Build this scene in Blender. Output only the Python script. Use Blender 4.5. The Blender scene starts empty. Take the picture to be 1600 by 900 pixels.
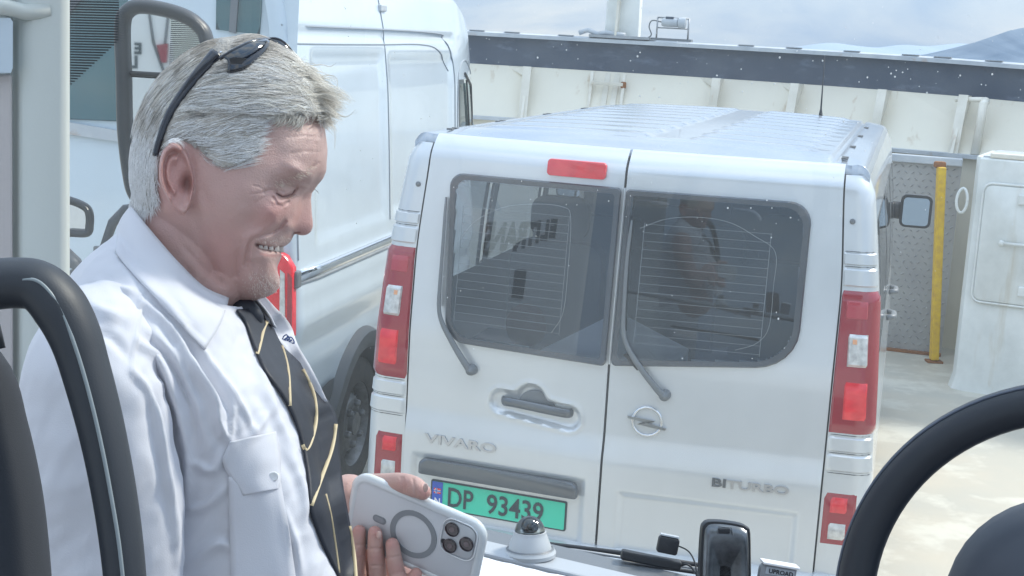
import bpy, bmesh, math, random
import numpy as np
from mathutils import Vector, Matrix, noise
from mathutils.bvhtree import BVHTree
random.seed(7); rng = np.random.default_rng(7)
SC = bpy.context.scene
COL = SC.collection
pi = math.pi
rad = math.radians

# ------------------------------------------------------------------ camera
F = 2180.0; PITCH = rad(10.25); ROLL = rad(3.2); CH = 2.31
CAM = np.array([0, 0, CH])
_f = np.array([0, math.cos(PITCH), -math.sin(PITCH)]); _r = np.array([1., 0, 0]); _u = np.cross(_r, _f)
R_ = _r*math.cos(ROLL) + _u*math.sin(ROLL)
U_ = -_r*math.sin(ROLL) + _u*math.cos(ROLL)
def ray(px, py): return _f + R_*(px-800)/F - U_*(py-450)/F
def W(px, py, d): return CAM + ray(px, py)*d                 # point of the place seen at a pixel, d metres deep
def onz(px, py, z=0.0):
    d = ray(px, py); return CAM + d*((z-CH)/d[2])
def hitplane(px, py, o, n):
    d = ray(px, py); return CAM + d*(np.dot(np.asarray(o)-CAM, n)/np.dot(d, n))
cd = bpy.data.cameras.new('camera'); cam = bpy.data.objects.new('camera', cd); COL.objects.link(cam)
cd.sensor_width = 36; cd.lens = F/1600*36; cd.clip_start = 0.05; cd.clip_end = 30000
cam.matrix_world = Matrix(((R_[0], U_[0], -_f[0], 0), (R_[1], U_[1], -_f[1], 0), (R_[2], U_[2], -_f[2], CH), (0, 0, 0, 1)))
SC.camera = cam
cd.dof.use_dof = False

# ------------------------------------------------------------------ world, sun, exposure
SUN_EL = rad(46); SUN_AZ = rad(62)      # azimuth from +Y towards +X
wd = bpy.data.worlds.new("World"); SC.world = wd; wd.use_nodes = True
nt = wd.node_tree; N = nt.nodes; L = nt.links; N.clear()
out = N.new('ShaderNodeOutputWorld'); bg = N.new('ShaderNodeBackground'); bg.inputs[1].default_value = 0.1
sky = N.new('ShaderNodeTexSky'); sky.sky_type = 'NISHITA'; sky.sun_disc = False
sky.sun_elevation = SUN_EL; sky.sun_rotation = SUN_AZ; sky.dust_density = 1.5; sky.ozone_density = 1.2
tc = N.new('ShaderNodeTexCoord'); mp = N.new('ShaderNodeMapping'); mp.inputs['Scale'].default_value = (1.0, 1.0, 3.6)
n1 = N.new('ShaderNodeTexNoise'); n1.inputs['Scale'].default_value = 3.1; n1.inputs['Detail'].default_value = 7; n1.inputs['Roughness'].default_value = .55; n1.inputs['Distortion'].default_value = .4
cr = N.new('ShaderNodeValToRGB'); cr.color_ramp.elements[0].position = .38; cr.color_ramp.elements[1].position = .62
cr.color_ramp.elements[0].color = (2.0, 3.05, 4.7, 1); cr.color_ramp.elements[1].color = (5.5, 5.7, 5.8, 1)
e = cr.color_ramp.elements.new(.50); e.color = (3.3, 4.1, 5.2, 1)
mx = N.new('ShaderNodeMixRGB'); mx.inputs[0].default_value = .86
L.new(tc.outputs['Generated'], mp.inputs[0]); L.new(mp.outputs[0], n1.inputs[0]); L.new(n1.outputs[0], cr.inputs[0])
L.new(sky.outputs[0], mx.inputs[1]); L.new(cr.outputs[0], mx.inputs[2]); sx_ = N.new('ShaderNodeSeparateXYZ'); L.new(tc.outputs['Generated'], sx_.inputs[0])      # overcast skies brighten towards the zenith
m1_ = N.new('ShaderNodeMath'); m1_.operation = 'MULTIPLY_ADD'; m1_.inputs[1].default_value = 1.15; m1_.inputs[2].default_value = .92; m1_.use_clamp = False; L.new(sx_.outputs['Z'], m1_.inputs[0])
mxm = N.new('ShaderNodeMath'); mxm.operation = 'MAXIMUM'; mxm.inputs[1].default_value = .92; L.new(m1_.outputs[0], mxm.inputs[0])
vm_ = N.new('ShaderNodeVectorMath'); vm_.operation = 'SCALE'; L.new(mx.outputs[0], vm_.inputs[0]); L.new(mxm.outputs[0], vm_.inputs['Scale']); L.new(vm_.outputs[0], bg.inputs[0]); L.new(bg.outputs[0], out.inputs[0])
sl = bpy.data.lights.new('sun', 'SUN'); sl.energy = 1.9; sl.angle = rad(10); sl.color = (1, .93, .82)
so = bpy.data.objects.new('sun', sl); COL.objects.link(so)
sd = Vector((math.sin(SUN_AZ)*math.cos(SUN_EL), math.cos(SUN_AZ)*math.cos(SUN_EL), math.sin(SUN_EL)))
so.rotation_euler = sd.to_track_quat('Z', 'Y').to_euler()
vs = SC.view_settings; vs.view_transform = 'Standard'; vs.look = 'None'; vs.gamma = 1; vs.exposure = 0.96
try: vs.use_curve_mapping = False
except Exception: pass

# ------------------------------------------------------------------ materials
def mat(name, col, rough=.5, metal=0., coat=0., spec=.5, bump=0., bscale=60., var=0., vscale=6., var2=None, emit=0., sub=0., trans=0., ior=1.5, alpha=1., attr=None, sheen=0., coord='Object'):
    m = bpy.data.materials.new(name); m.use_nodes = True
    t = m.node_tree; b = t.nodes['Principled BSDF']; ln = t.links
    c = tuple(col)+(1,)
    b.inputs['Base Color'].default_value = c; b.inputs['Roughness'].default_value = rough; b.inputs['Metallic'].default_value = metal
    b.inputs['Coat Weight'].default_value = coat; b.inputs['Coat Roughness'].default_value = .05
    b.inputs['Specular IOR Level'].default_value = spec; b.inputs['IOR'].default_value = ior
    b.inputs['Transmission Weight'].default_value = trans; b.inputs['Alpha'].default_value = alpha
    b.inputs['Sheen Weight'].default_value = sheen
    if sub: b.inputs['Subsurface Weight'].default_value = sub; b.inputs['Subsurface Scale'].default_value = .008; b.inputs['Subsurface Radius'].default_value = (1, .35, .2)
    if emit: b.inputs['Emission Color'].default_value = c; b.inputs['Emission Strength'].default_value = emit
    tcn = t.nodes.new('ShaderNodeTexCoord')
    src = None
    if attr:
        a = t.nodes.new('ShaderNodeAttribute'); a.attribute_name = attr; src = a.outputs['Color']; ln.new(src, b.inputs['Base Color'])
    if var > 0:
        n = t.nodes.new('ShaderNodeTexNoise'); n.inputs['Scale'].default_value = vscale; n.inputs['Detail'].default_value = 6; n.inputs['Roughness'].default_value = .6
        ln.new(tcn.outputs[coord], n.inputs[0])
        rp = t.nodes.new('ShaderNodeValToRGB'); rp.color_ramp.elements[0].position = .35; rp.color_ramp.elements[1].position = .68
        ln.new(n.outputs[0], rp.inputs[0])
        mm = t.nodes.new('ShaderNodeMixRGB'); ln.new(rp.outputs[0], mm.inputs[0])
        c2 = tuple(var2)+(1,) if var2 else tuple(x*(1-var) for x in col)+(1,)
        if src: ln.new(src, mm.inputs[1]); mm.blend_type = 'MULTIPLY'; mm.inputs[2].default_value = (1-var, 1-var*.9, 1-var*.9, 1)
        else: mm.inputs[1].default_value = c; mm.inputs[2].default_value = c2
        ln.new(mm.outputs[0], b.inputs['Base Color'])
    if bump > 0:
        n = t.nodes.new('ShaderNodeTexNoise'); n.inputs['Scale'].default_value = bscale; n.inputs['Detail'].default_value = 4
        ln.new(tcn.outputs[coord], n.inputs[0]); bp = t.nodes.new('ShaderNodeBump'); bp.inputs['Strength'].default_value = bump; bp.inputs['Distance'].default_value = .003
        ln.new(n.outputs[0], bp.inputs['Height']); ln.new(bp.outputs[0], b.inputs['Normal'])
    return m
def glass_mat(name, tint, fres_ior=1.5, gloss=(1, 1, 1), veil=0., veilcol=(.85, .9, 1), rough=0.0):
    m = bpy.data.materials.new(name); m.use_nodes = True; t = m.node_tree; t.nodes.clear(); ln = t.links
    o = t.nodes.new('ShaderNodeOutputMaterial'); tr = t.nodes.new('ShaderNodeBsdfTransparent'); tr.inputs[0].default_value = tuple(tint)+(1,)
    g = t.nodes.new('ShaderNodeBsdfGlossy'); g.inputs[0].default_value = tuple(gloss)+(1,); g.inputs['Roughness'].default_value = rough
    fr = t.nodes.new('ShaderNodeFresnel'); fr.inputs[0].default_value = fres_ior
    a = t.nodes.new('ShaderNodeMixShader'); ln.new(fr.outputs[0], a.inputs[0]); ln.new(tr.outputs[0], a.inputs[1]); ln.new(g.outputs[0], a.inputs[2])
    last = a
    if veil > 0:
        d = t.nodes.new('ShaderNodeBsdfTranslucent'); d.inputs[0].default_value = tuple(veilcol)+(1,)
        n = t.nodes.new('ShaderNodeTexNoise'); n.inputs['Scale'].default_value = 3.; n.inputs['Detail'].default_value = 5
        tcn = t.nodes.new('ShaderNodeTexCoord'); ln.new(tcn.outputs['Object'], n.inputs[0])
        ma = t.nodes.new('ShaderNodeMath'); ma.operation = 'MULTIPLY'; ma.inputs[1].default_value = veil*2; ln.new(n.outputs[0], ma.inputs[0])
        c = t.nodes.new('ShaderNodeMixShader'); ln.new(ma.outputs[0], c.inputs[0]); ln.new(a.outputs[0], c.inputs[1]); ln.new(d.outputs[0], c.inputs[2]); last = c
    ln.new(last.outputs[0], o.inputs[0])
    return m
M = {}
M['silver'] = mat('silver_paint', (.66, .69, .72), .28, .35, .8, var=.10, vscale=1.7, var2=(.60, .63, .655), bump=.02, bscale=300)
M['silver_roof'] = mat('silver_roof_toned', (.42, .47, .53), .24, .45, .3, var=.12, vscale=3)  # the van's silver darkened for the roof, to tone down the sky light
M['gap'] = mat('panel_gap', (.10, .11, .12), .7)
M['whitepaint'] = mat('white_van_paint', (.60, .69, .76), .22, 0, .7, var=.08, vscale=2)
M['tyre'] = mat('tyre_rubber', (.035, .037, .04), .75, bump=.3, bscale=120, var=.5, var2=(.07, .068, .065), vscale=14)
M['rimgrey'] = mat('steel_wheel', (.22, .23, .24), .45, .4, var=.4, vscale=20)
M['archplastic'] = mat('arch_plastic', (.10, .11, .12), .55, bump=.2)
M['chrome'] = mat('chrome', (.75, .77, .8), .12, 1.)
M['blackplastic'] = mat('black_plastic', (.025, .028, .033), .42, bump=.15, bscale=500)
M['greyplastic'] = mat('grey_plastic', (.16, .175, .19), .4, bump=.1, bscale=400)
M['darkchrome'] = mat('grey_gloss_trim', (.13, .145, .165), .22, .5, .4)
M['redlens'] = mat('red_lens', (.88, .035, .05), .16, 0, .6, sub=.0, var=.22, vscale=22, var2=(.62, .01, .025))
M['darkredlens'] = mat('dark_red_lens', (.30, .015, .03), .12, 0, .8)
M['clearlens'] = mat('clear_lens', (.72, .72, .71), .2, .2, .8, var=.4, vscale=40)
M['orangelens'] = mat('bulb', (.75, .38, .22), .3)
M['plategreen'] = mat('plate_green', (.05, .66, .44), .35, var=.05)
M['plateblue'] = mat('plate_blue', (.03, .10, .50), .35)
M['plateblack'] = mat('plate_black', (.03, .05, .06), .5)
M['white'] = mat('white_plain', (.8, .8, .8), .5)
M['paper'] = mat('white_paper', (.76, .78, .84), .7, var=.1, vscale=4)
M['vanint'] = mat('van_interior', (.09, .10, .12), .8)
M['seatcloth'] = mat('van_seat_cloth', (.12, .13, .15), .9)
M['darkredcloth'] = mat('red_cloth', (.11, .03, .035), .9)
M['tinted'] = glass_mat('tinted_glass', (.50, .54, .60), 1.85, (.66, .80, .95))
M['cabglass'] = glass_mat('cab_glass', (.35, .50, .50), 1.8)
M['tealglass'] = glass_mat('teal_glass', (.26, .42, .42), 1.75)
M['sideglass'] = glass_mat('side_glass', (.72, .76, .78), 1.5)
M['deck'] = mat('deck_paint', (.50, .455, .37), .65, var=.5, vscale=1.3, var2=(.42, .41, .36), bump=.5, bscale=14)
M['cream'] = mat('cream_paint', (.80, .75, .62), .5, var=.3, vscale=.9, var2=(.72, .67, .56), bump=.12, bscale=9)
M['creamrib'] = mat('cream_rib_paint', (.84, .80, .70), .5, var=.3, vscale=3, var2=(.62, .58, .48))
M['shipwhite'] = mat('ship_white', (.82, .84, .81), .4, 0, .1, var=.2, vscale=2.5, var2=(.62, .64, .61), bump=.25, bscale=5)
M['navy'] = mat('navy_band', (.05, .068, .105), .55, var=.6, vscale=2.2, var2=(.085, .105, .14), bump=.2, bscale=20)
M['railgrey'] = mat('rail_grey', (.42, .46, .50), .5, var=.5, vscale=5, var2=(.55, .58, .60))
M['yellow'] = mat('yellow_paint', (.80, .52, .015), .45, var=.35, vscale=22, var2=(.62, .36, .03))
M['rust'] = mat('rust', (.30, .12, .04), .8, var=.4, vscale=30)
M['steel'] = mat('galv_steel', (.40, .42, .44), .45, .5, var=.3, vscale=9)
M['treadgrey'] = mat('tread_plate', (.40, .40, .39), .45, .3, var=.3, vscale=3, var2=(.33, .33, .33))
M['sea'] = mat('sea_water', (.03, .06, .08), .15, bump=1, bscale=.3)
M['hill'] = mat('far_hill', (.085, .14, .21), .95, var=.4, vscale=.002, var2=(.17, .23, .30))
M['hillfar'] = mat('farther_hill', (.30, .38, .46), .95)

def add_streaks(m, col, amt, sx=7., sz=.35, lo=.60, hi=.72, coord='Object'):
    t = m.node_tree; b = t.nodes['Principled BSDF']; ln = t.links
    tcn = t.nodes.new('ShaderNodeTexCoord'); mp_ = t.nodes.new('ShaderNodeMapping'); mp_.inputs['Scale'].default_value = (sx, sx, sz)
    n = t.nodes.new('ShaderNodeTexNoise'); n.inputs['Scale'].default_value = 1.; n.inputs['Detail'].default_value = 8; n.inputs['Roughness'].default_value = .65
    ln.new(tcn.outputs[coord], mp_.inputs[0]); ln.new(mp_.outputs[0], n.inputs[0])
    r = t.nodes.new('ShaderNodeValToRGB'); r.color_ramp.elements[0].position = lo; r.color_ramp.elements[1].position = hi; ln.new(n.outputs[0], r.inputs[0])
    k = t.nodes.new('ShaderNodeMath'); k.operation = 'MULTIPLY'; k.inputs[1].default_value = amt; ln.new(r.outputs[0], k.inputs[0])
    mm = t.nodes.new('ShaderNodeMixRGB'); ln.new(k.outputs[0], mm.inputs[0])
    if b.inputs['Base Color'].links: ln.new(b.inputs['Base Color'].links[0].from_socket, mm.inputs[1])
    else: mm.inputs[1].default_value = b.inputs['Base Color'].default_value
    mm.inputs[2].default_value = tuple(col)+(1,); ln.new(mm.outputs[0], b.inputs['Base Color'])
add_streaks(M['cream'], (.42, .27, .13), .55); add_streaks(M['creamrib'], (.45, .26, .12), .5, 12, 1.5); add_streaks(M['shipwhite'], (.50, .42, .28), .45, 5, .5)
add_streaks(M['deck'], (.60, .58, .50), .7, 2.2, 1, .5, .6); add_streaks(M['silver'], (.50, .53, .55), .22, 5, 1.6, .50, .80); add_streaks(M['navy'], (.16, .20, .27), .6, 3, 9, .55, .7)
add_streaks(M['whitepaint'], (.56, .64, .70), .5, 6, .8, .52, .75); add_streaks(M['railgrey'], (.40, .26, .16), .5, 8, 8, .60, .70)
# ------------------------------------------------------------------ mesh helpers
def np3(a): return np.array(a, float).reshape(-1, 3)
def empty(name, loc, label=None, cat=None, group=None, kind=None, rotz=0.):
    o = bpy.data.objects.new(name, None); COL.objects.link(o); o.location = tuple(loc); o.rotation_euler = (0, 0, rotz); o.empty_display_size = .1
    tag(o, label, cat, group, kind); return o
def tag(o, label=None, cat=None, group=None, kind=None):
    if label: o['label'] = label
    if cat: o['category'] = cat
    if group: o['group'] = group
    if kind: o['kind'] = kind
    return o
def rootof(o):
    v = Vector((0, 0, 0)); rz = 0
    while o is not None:
        v = v + o.location; rz = o.rotation_euler.z if o.rotation_euler.z else rz; o = o.parent
    return v
def obj(name, verts, faces, m, parent=None, smooth=False, local=False, label=None, kind=None, bevel=0., solid=0., auto=None, mats=None, fmat=None):
    """one mesh object; verts are world coordinates unless local=True (then in the parent's own frame)"""
    me = bpy.data.meshes.new(name)
    V = np.asarray(verts, float)
    off = np.zeros(3)
    if parent is not None and not local: off = np.array(rootof(parent))
    me.from_pydata((V-off).tolist(), [], [list(map(int, f)) for f in faces])
    me.update()
    o = bpy.data.objects.new(name, me); COL.objects.link(o)
    if parent is not None: o.parent = parent
    if mats:
        for q in mats: me.materials.append(q)
        if fmat is not None: me.polygons.foreach_set('material_index', list(fmat))
    else: me.materials.append(m)
    if smooth: me.polygons.foreach_set('use_smooth', [True]*len(me.polygons))
    if solid: s = o.modifiers.new('thickness', 'SOLIDIFY'); s.thickness = solid; s.offset = 0
    if bevel: b = o.modifiers.new('bevel', 'BEVEL'); b.width = bevel; b.segments = 2; b.limit_method = 'ANGLE'; b.angle_limit = rad(35)
    if auto is not None:
        me.polygons.foreach_set('use_smooth', [True]*len(me.polygons))
        try: me.set_sharp_from_angle(angle=rad(auto))
        except Exception: pass
    tag(o, label, None, None, kind)
    return o
class MB:
    """collects shapes into one mesh"""
    def __init__(s): s.v = []; s.f = []
    def add(s, v, f):
        n = len(s.v); s.v += [tuple(map(float, q)) for q in v]; s.f += [[i+n for i in g] for g in f]; return s
    def box(s, c, size, ax=None):
        c = np.asarray(c, float); A = np.eye(3) if ax is None else np.asarray(ax, float)
        v = [c + A[0]*size[0]*x/2 + A[1]*size[1]*y/2 + A[2]*size[2]*z/2 for x in (-1, 1) for y in (-1, 1) for z in (-1, 1)]
        return s.add(v, [[0, 1, 3, 2], [4, 6, 7, 5], [0, 4, 5, 1], [2, 3, 7, 6], [0, 2, 6, 4], [1, 5, 7, 3]])
    def bar(s, a, b, w, h, up=(0, 0, 1)):
        a = np.asarray(a, float); b = np.asarray(b, float); d = b-a; l = np.linalg.norm(d); d = d/l
        sx = np.cross(d, up); sx = sx/np.linalg.norm(sx); sz = np.cross(sx, d)
        return s.box((a+b)/2, (l, w, h), (d, sx, sz))
    def tube(s, pts, r, n=10, flat=None, caps=True, up=None):
        """pts polyline; r radius or list; flat = (a,b) cross-section scale"""
        P = np3(pts); k = len(P); rr = np.full(k, r) if np.isscalar(r) else np.asarray(r, float)
        T = np.gradient(P, axis=0); T /= np.linalg.norm(T, axis=1)[:, None]+1e-12
        u = np.array(up if up is not None else (0, 0, 1.)); 
        if abs(np.dot(u, T[0])) > .95: u = np.array([1., 0, 0])
        n0 = u - T[0]*np.dot(u, T[0]); n0 /= np.linalg.norm(n0); vs_ = []
        fa, fb = flat if flat else (1, 1)
        for i in range(k):
            n0 = n0 - T[i]*np.dot(n0, T[i]); n0 /= np.linalg.norm(n0); b0 = np.cross(T[i], n0)
            for j in range(n):
                a = 2*pi*j/n; vs_.append(P[i] + rr[i]*(fa*math.cos(a)*n0 + fb*math.sin(a)*b0))
        fs = [[i*n+j, i*n+(j+1) % n, (i+1)*n+(j+1) % n, (i+1)*n+j] for i in range(k-1) for j in range(n)]
        if caps: fs += [list(range(n))[::-1], [(k-1)*n+j for j in range(n)]]
        return s.add(vs_, fs)
    def sphere(s, c, r, n=12, m=8, sc=(1, 1, 1), ax=None):
        c = np.asarray(c, float); A = np.eye(3) if ax is None else np.asarray(ax, float)
        vs_ = []
        for i in range(m+1):
            p = pi*i/m
            for j in range(n):
                a = 2*pi*j/n; vs_.append(c + r*(A[0]*sc[0]*math.sin(p)*math.cos(a) + A[1]*sc[1]*math.sin(p)*math.sin(a) + A[2]*sc[2]*math.cos(p)))
        return s.add(vs_, [[i*n+j, (i+1)*n+j, (i+1)*n+(j+1) % n, i*n+(j+1) % n] for i in range(m) for j in range(n)])
    def lathe(s, o, axis, prof, n=24, x=None):
        """prof: list of (r, h) along axis from o"""
        o = np.asarray(o, float); a = np.asarray(axis, float); a /= np.linalg.norm(a)
        u = np.cross(a, (0, 0, 1.)) if abs(a[2]) < .9 else np.array([1., 0, 0]); u = u - a*np.dot(u, a); u /= np.linalg.norm(u); w = np.cross(a, u)
        vs_ = [o + a*h + r*(u*math.cos(2*pi*j/n)+w*math.sin(2*pi*j/n)) for r, h in prof for j in range(n)]
        k = len(prof)
        return s.add(vs_, [[i*n+j, i*n+(j+1) % n, (i+1)*n+(j+1) % n, (i+1)*n+j] for i in range(k-1) for j in range(n)])
    def prism(s, poly, o, ex, ey, ez, h, inset=0.):
        """2-D polygon extruded along ez by h; inset rounds the far rim"""
        P = np.array(poly, float); c = P.mean(0); o = np.asarray(o, float); ex, ey, ez = map(lambda q: np.asarray(q, float), (ex, ey, ez)); n = len(P)
        rings = [(0., P)]
        if inset > 0:
            d = np.linalg.norm(P-c, axis=1)[:, None]
            rings += [(h-inset*np.sign(h), P), (h-inset*np.sign(h)*.3, P-(P-c)/d*inset*.3), (h, P-(P-c)/d*inset)]
        else: rings += [(h, P)]
        vs_ = [o+ex*p[0]+ey*p[1]+ez*hh for hh, Q in rings for p in Q]
        fs = [[i*n+j, i*n+(j+1) % n, (i+1)*n+(j+1) % n, (i+1)*n+j] for i in range(len(rings)-1) for j in range(n)]
        fs += [list(range(n))[::-1], [(len(rings)-1)*n+j for j in range(n)]]
        return s.add(vs_, fs)
    def grid(s, fn, nu, nv, wrapu=False):
        vs_ = [fn(i/(nu if wrapu else nu-1), j/(nv-1)) for i in range(nu) for j in range(nv)]
        fs = [[i*nv+j, ((i+1) % nu)*nv+j, ((i+1) % nu)*nv+j+1, i*nv+j+1] for i in range(nu if wrapu else nu-1) for j in range(nv-1)]
        return s.add(vs_, fs)
    def obj(s, name, m, parent=None, **k): return obj(name, s.v, s.f, m, parent, **k)
def cat(pts, n=8, closed=False):
    """Catmull-Rom through points"""
    P = np.asarray(pts, float); k = len(P)
    if closed: Q = np.vstack([P[-1], P, P[0], P[1]])
    else: Q = np.vstack([2*P[0]-P[1], P, 2*P[-1]-P[-2]])
    outp = []
    for i in range(1, len(Q)-2):
        for t in np.linspace(0, 1, n, endpoint=False):
            a, b, c, d = Q[i-1], Q[i], Q[i+1], Q[i+2]
            outp.append(.5*((2*b)+(-a+c)*t+(2*a-5*b+4*c-d)*t*t+(-a+3*b-3*c+d)*t**3))
    if not closed: outp.append(P[-1])
    return np.array(outp)
def rrect(x0, y0, x1, y1, r, n=5):
    """rounded rectangle outline, ccw; r scalar or 4 radii (bl, br, tr, tl)"""
    rr = [r]*4 if np.isscalar(r) else r; pts = []
    for (cx, cy, a0, q) in ((x0, y0, pi, rr[0]), (x1, y0, 1.5*pi, rr[1]), (x1, y1, 0, rr[2]), (x0, y1, .5*pi, rr[3])):
        sx = 1 if cx == x0 else -1; sy = 1 if cy == y0 else -1
        for t in np.linspace(0, pi/2, n): pts.append((cx+sx*q+q*math.cos(a0+t), cy+sy*q+q*math.sin(a0+t)))
    return pts
def inpoly(P, x, y):
    x = np.asarray(x, float); y = np.asarray(y, float); ins = np.zeros(x.shape, bool); n = len(P); j = n-1
    for i in range(n):
        xi, yi = P[i]; xj, yj = P[j]
        c = ((yi > y) != (yj > y)) & (x < (xj-xi)*(y-yi)/((yj-yi)+1e-12)+xi); ins ^= c; j = i
    return ins
def text(name, s, size, m, parent, o, ex, ey, depth=.002, xs=1., shear=0., local=False, bold=0., center=False, kind=None):
    """raised lettering: o is the left end of the baseline, ex/ey unit axes"""
    cu = bpy.data.curves.new('t', 'FONT'); cu.body = s; cu.size = size; cu.extrude = depth/2; cu.offset = bold; cu.shear = shear; cu.resolution_u = 3
    if center: cu.align_x = 'CENTER'
    t = bpy.data.objects.new('t', cu); COL.objects.link(t); dg = bpy.context.evaluated_depsgraph_get(); dg.update()
    me = bpy.data.meshes.new_from_object(t.evaluated_get(dg)); bpy.data.objects.remove(t)
    V = np.array([v.co[:] for v in me.vertices]).reshape(-1, 3); fs = [list(p.vertices) for p in me.polygons]
    ex = np.asarray(ex, float); ey = np.asarray(ey, float); ez = np.cross(ex, ey); ez /= np.linalg.norm(ez)
    V2 = np.asarray(o, float)+V[:, :1]*xs*ex+V[:, 1:2]*ey+V[:, 2:3]*ez
    return obj(name, V2, fs, m, parent, local=local, kind=kind)
def copy_tree(o, parent=None):
    c = o.copy(); COL.objects.link(c); c.parent = parent
    for ch in list(o.children): copy_tree(ch, c)
    return c
X = np.array([1., 0, 0]); Yv = np.array([0, 1., 0]); Z = np.array([0, 0, 1.])

# ================================================================== THE SETTING: sea, hills, deck
obj('sea', [(-9000, -2000, -4.5), (9000, -2000, -4.5), (9000, 12000, -4.5), (-9000, 12000, -4.5)], [[0, 1, 2, 3]], M['sea'], kind='structure')
def ridge(name, pix, d, m, seed):
    """a hill range: ridge line through picture points, real slopes falling both ways"""
    top = cat([W(x, y, d) for x, y in pix], 14); k = len(top); b = MB(); rs = np.random.default_rng(seed)
    rows = []
    for j, (fy, fz) in enumerate(((-.16, 0), (-.11, .22), (-.05, .62), (0, 1), (.08, .55), (.2, 0))):
        row = []
        for i, p in enumerate(top):
            h = p[2]+4.5; q = np.array([p[0], p[1]+fy*d, -4.5+h*fz])
            if 0 < fz < 1: q[2] += h*.10*noise.noise(Vector((i*.12, j*.7, seed)))
            if fz == 1: q[2] += h*.03*noise.noise(Vector((i*.9, 3, seed)))
            row.append(q)
        rows.append(row)
    n = 6; vs_ = [rows[j][i] for i in range(k) for j in range(n)]
    b.add(vs_, [[i*n+j, (i+1)*n+j, (i+1)*n+j+1, i*n+j+1] for i in range(k-1) for j in range(n-1)])
    return b.obj(name, m, kind='structure', smooth=True)
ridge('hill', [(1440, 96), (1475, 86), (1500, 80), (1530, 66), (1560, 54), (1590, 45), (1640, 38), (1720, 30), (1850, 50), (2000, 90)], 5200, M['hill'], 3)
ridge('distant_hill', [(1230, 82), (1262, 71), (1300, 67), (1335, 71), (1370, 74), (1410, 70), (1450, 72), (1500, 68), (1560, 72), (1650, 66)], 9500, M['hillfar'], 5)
MB().box((1.5, 3, -.2), (24, 26, .4)).obj('deck', M['deck'], kind='structure')

# ------------------------------------------------------------------ bulwark round the bow
planpts = [(-11, 9.5), (-7, 12.6), (-3.2, 13.3), (-.5, 13.05), (1.6, 12.6), (3.15, 11.75), (4.15, 11.0), (5.9, 8.6), (6.6, 5.5), (7.0, 2), (7.2, -4)]
plan = cat(planpts, 12); pl_t = np.gradient(plan, axis=0); pl_t /= np.linalg.norm(pl_t, axis=1)[:, None]
pl_n = np.stack([-pl_t[:, 1], pl_t[:, 0]], 1)       # outward
if np.dot(pl_n[len(plan)//2], (0, 1)) < 0: pl_n = -pl_n
ZT, ZB, ZL, FL = 2.335, 2.035, 1.58, .30
bul = empty('bulwark', (3, 11, 0), 'cream painted steel bow bulwark with navy band and rib frames, behind the vans', 'bulwark')
def strip(name, prof, m, parent, **k):
    """prof: (outward offset, z) swept round the bow"""
    n = len(prof); vs_ = [(p[0]+nn[0]*o, p[1]+nn[1]*o, z-(.022*max(0, (p[0]-2.4)/1.6)**2 if z > 2.0 and p[1] > 9 else .04 if z > 2 and p[0] > 4 else 0)) for p, nn in zip(plan, pl_n) for o, z in prof]
    fs = [[i*n+j, (i+1)*n+j, (i+1)*n+(j+1) % n, i*n+(j+1) % n] for i in range(len(plan)-1) for j in range(n)]
    return obj(name, vs_, fs, m, parent, **k)
strip('inner_plating', [(-FL, ZL), (0, ZB+.02), (.04, ZB+.02), (-FL+.04, ZL)], M['cream'], bul)
strip('lower_plating', [(-FL-.02, 0), (-FL-.02, ZL-.03), (-FL+.02, ZL-.03), (-FL+.02, 0)], M['cream'], bul)
strip('ledge', [(-FL-.10, ZL-.03), (-FL-.10, ZL), (.1, ZL), (.1, ZL-.03)], M['railgrey'], bul)
strip('navy_band', [(-.015, ZB), (-.02, ZT-.045), (.10, ZT-.045), (.10, ZB)], M['navy'], bul)
strip('cap_rail', [(-.09, ZT-.045), (-.09, ZT-.012), (-.05, ZT), (.12, ZT), (.12, ZT-.045)], M['railgrey'], bul)
def planat(px, py, off=0.):
    """plan point (index) of the bulwark seen at picture column px"""
    best = None
    for i in range(len(plan)):
        q = np.array([plan[i][0], plan[i][1], ZB]); d = q-CAM; zz = d@_f
        if zz < 1: continue
        x = 800+F*(d@R_)/zz
        if best is None or abs(x-px) < best[0]: best = (abs(x-px), i)
    i = best[1]
    # refine between neighbours
    bi = None
    for j in (i-1, i):
        a, c = plan[j], plan[j+1]
        for t in np.linspace(0, 1, 21):
            q = np.array([*(a*(1-t)+c*t), ZB]); d = q-CAM; x = 800+F*(d@R_)/(d@_f)
            if bi is None or abs(x-px) < bi[0]: bi = (abs(x-px), a*(1-t)+c*t, pl_n[j]*(1-t)+pl_n[j+1]*t)
    return bi[1], bi[2]
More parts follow.
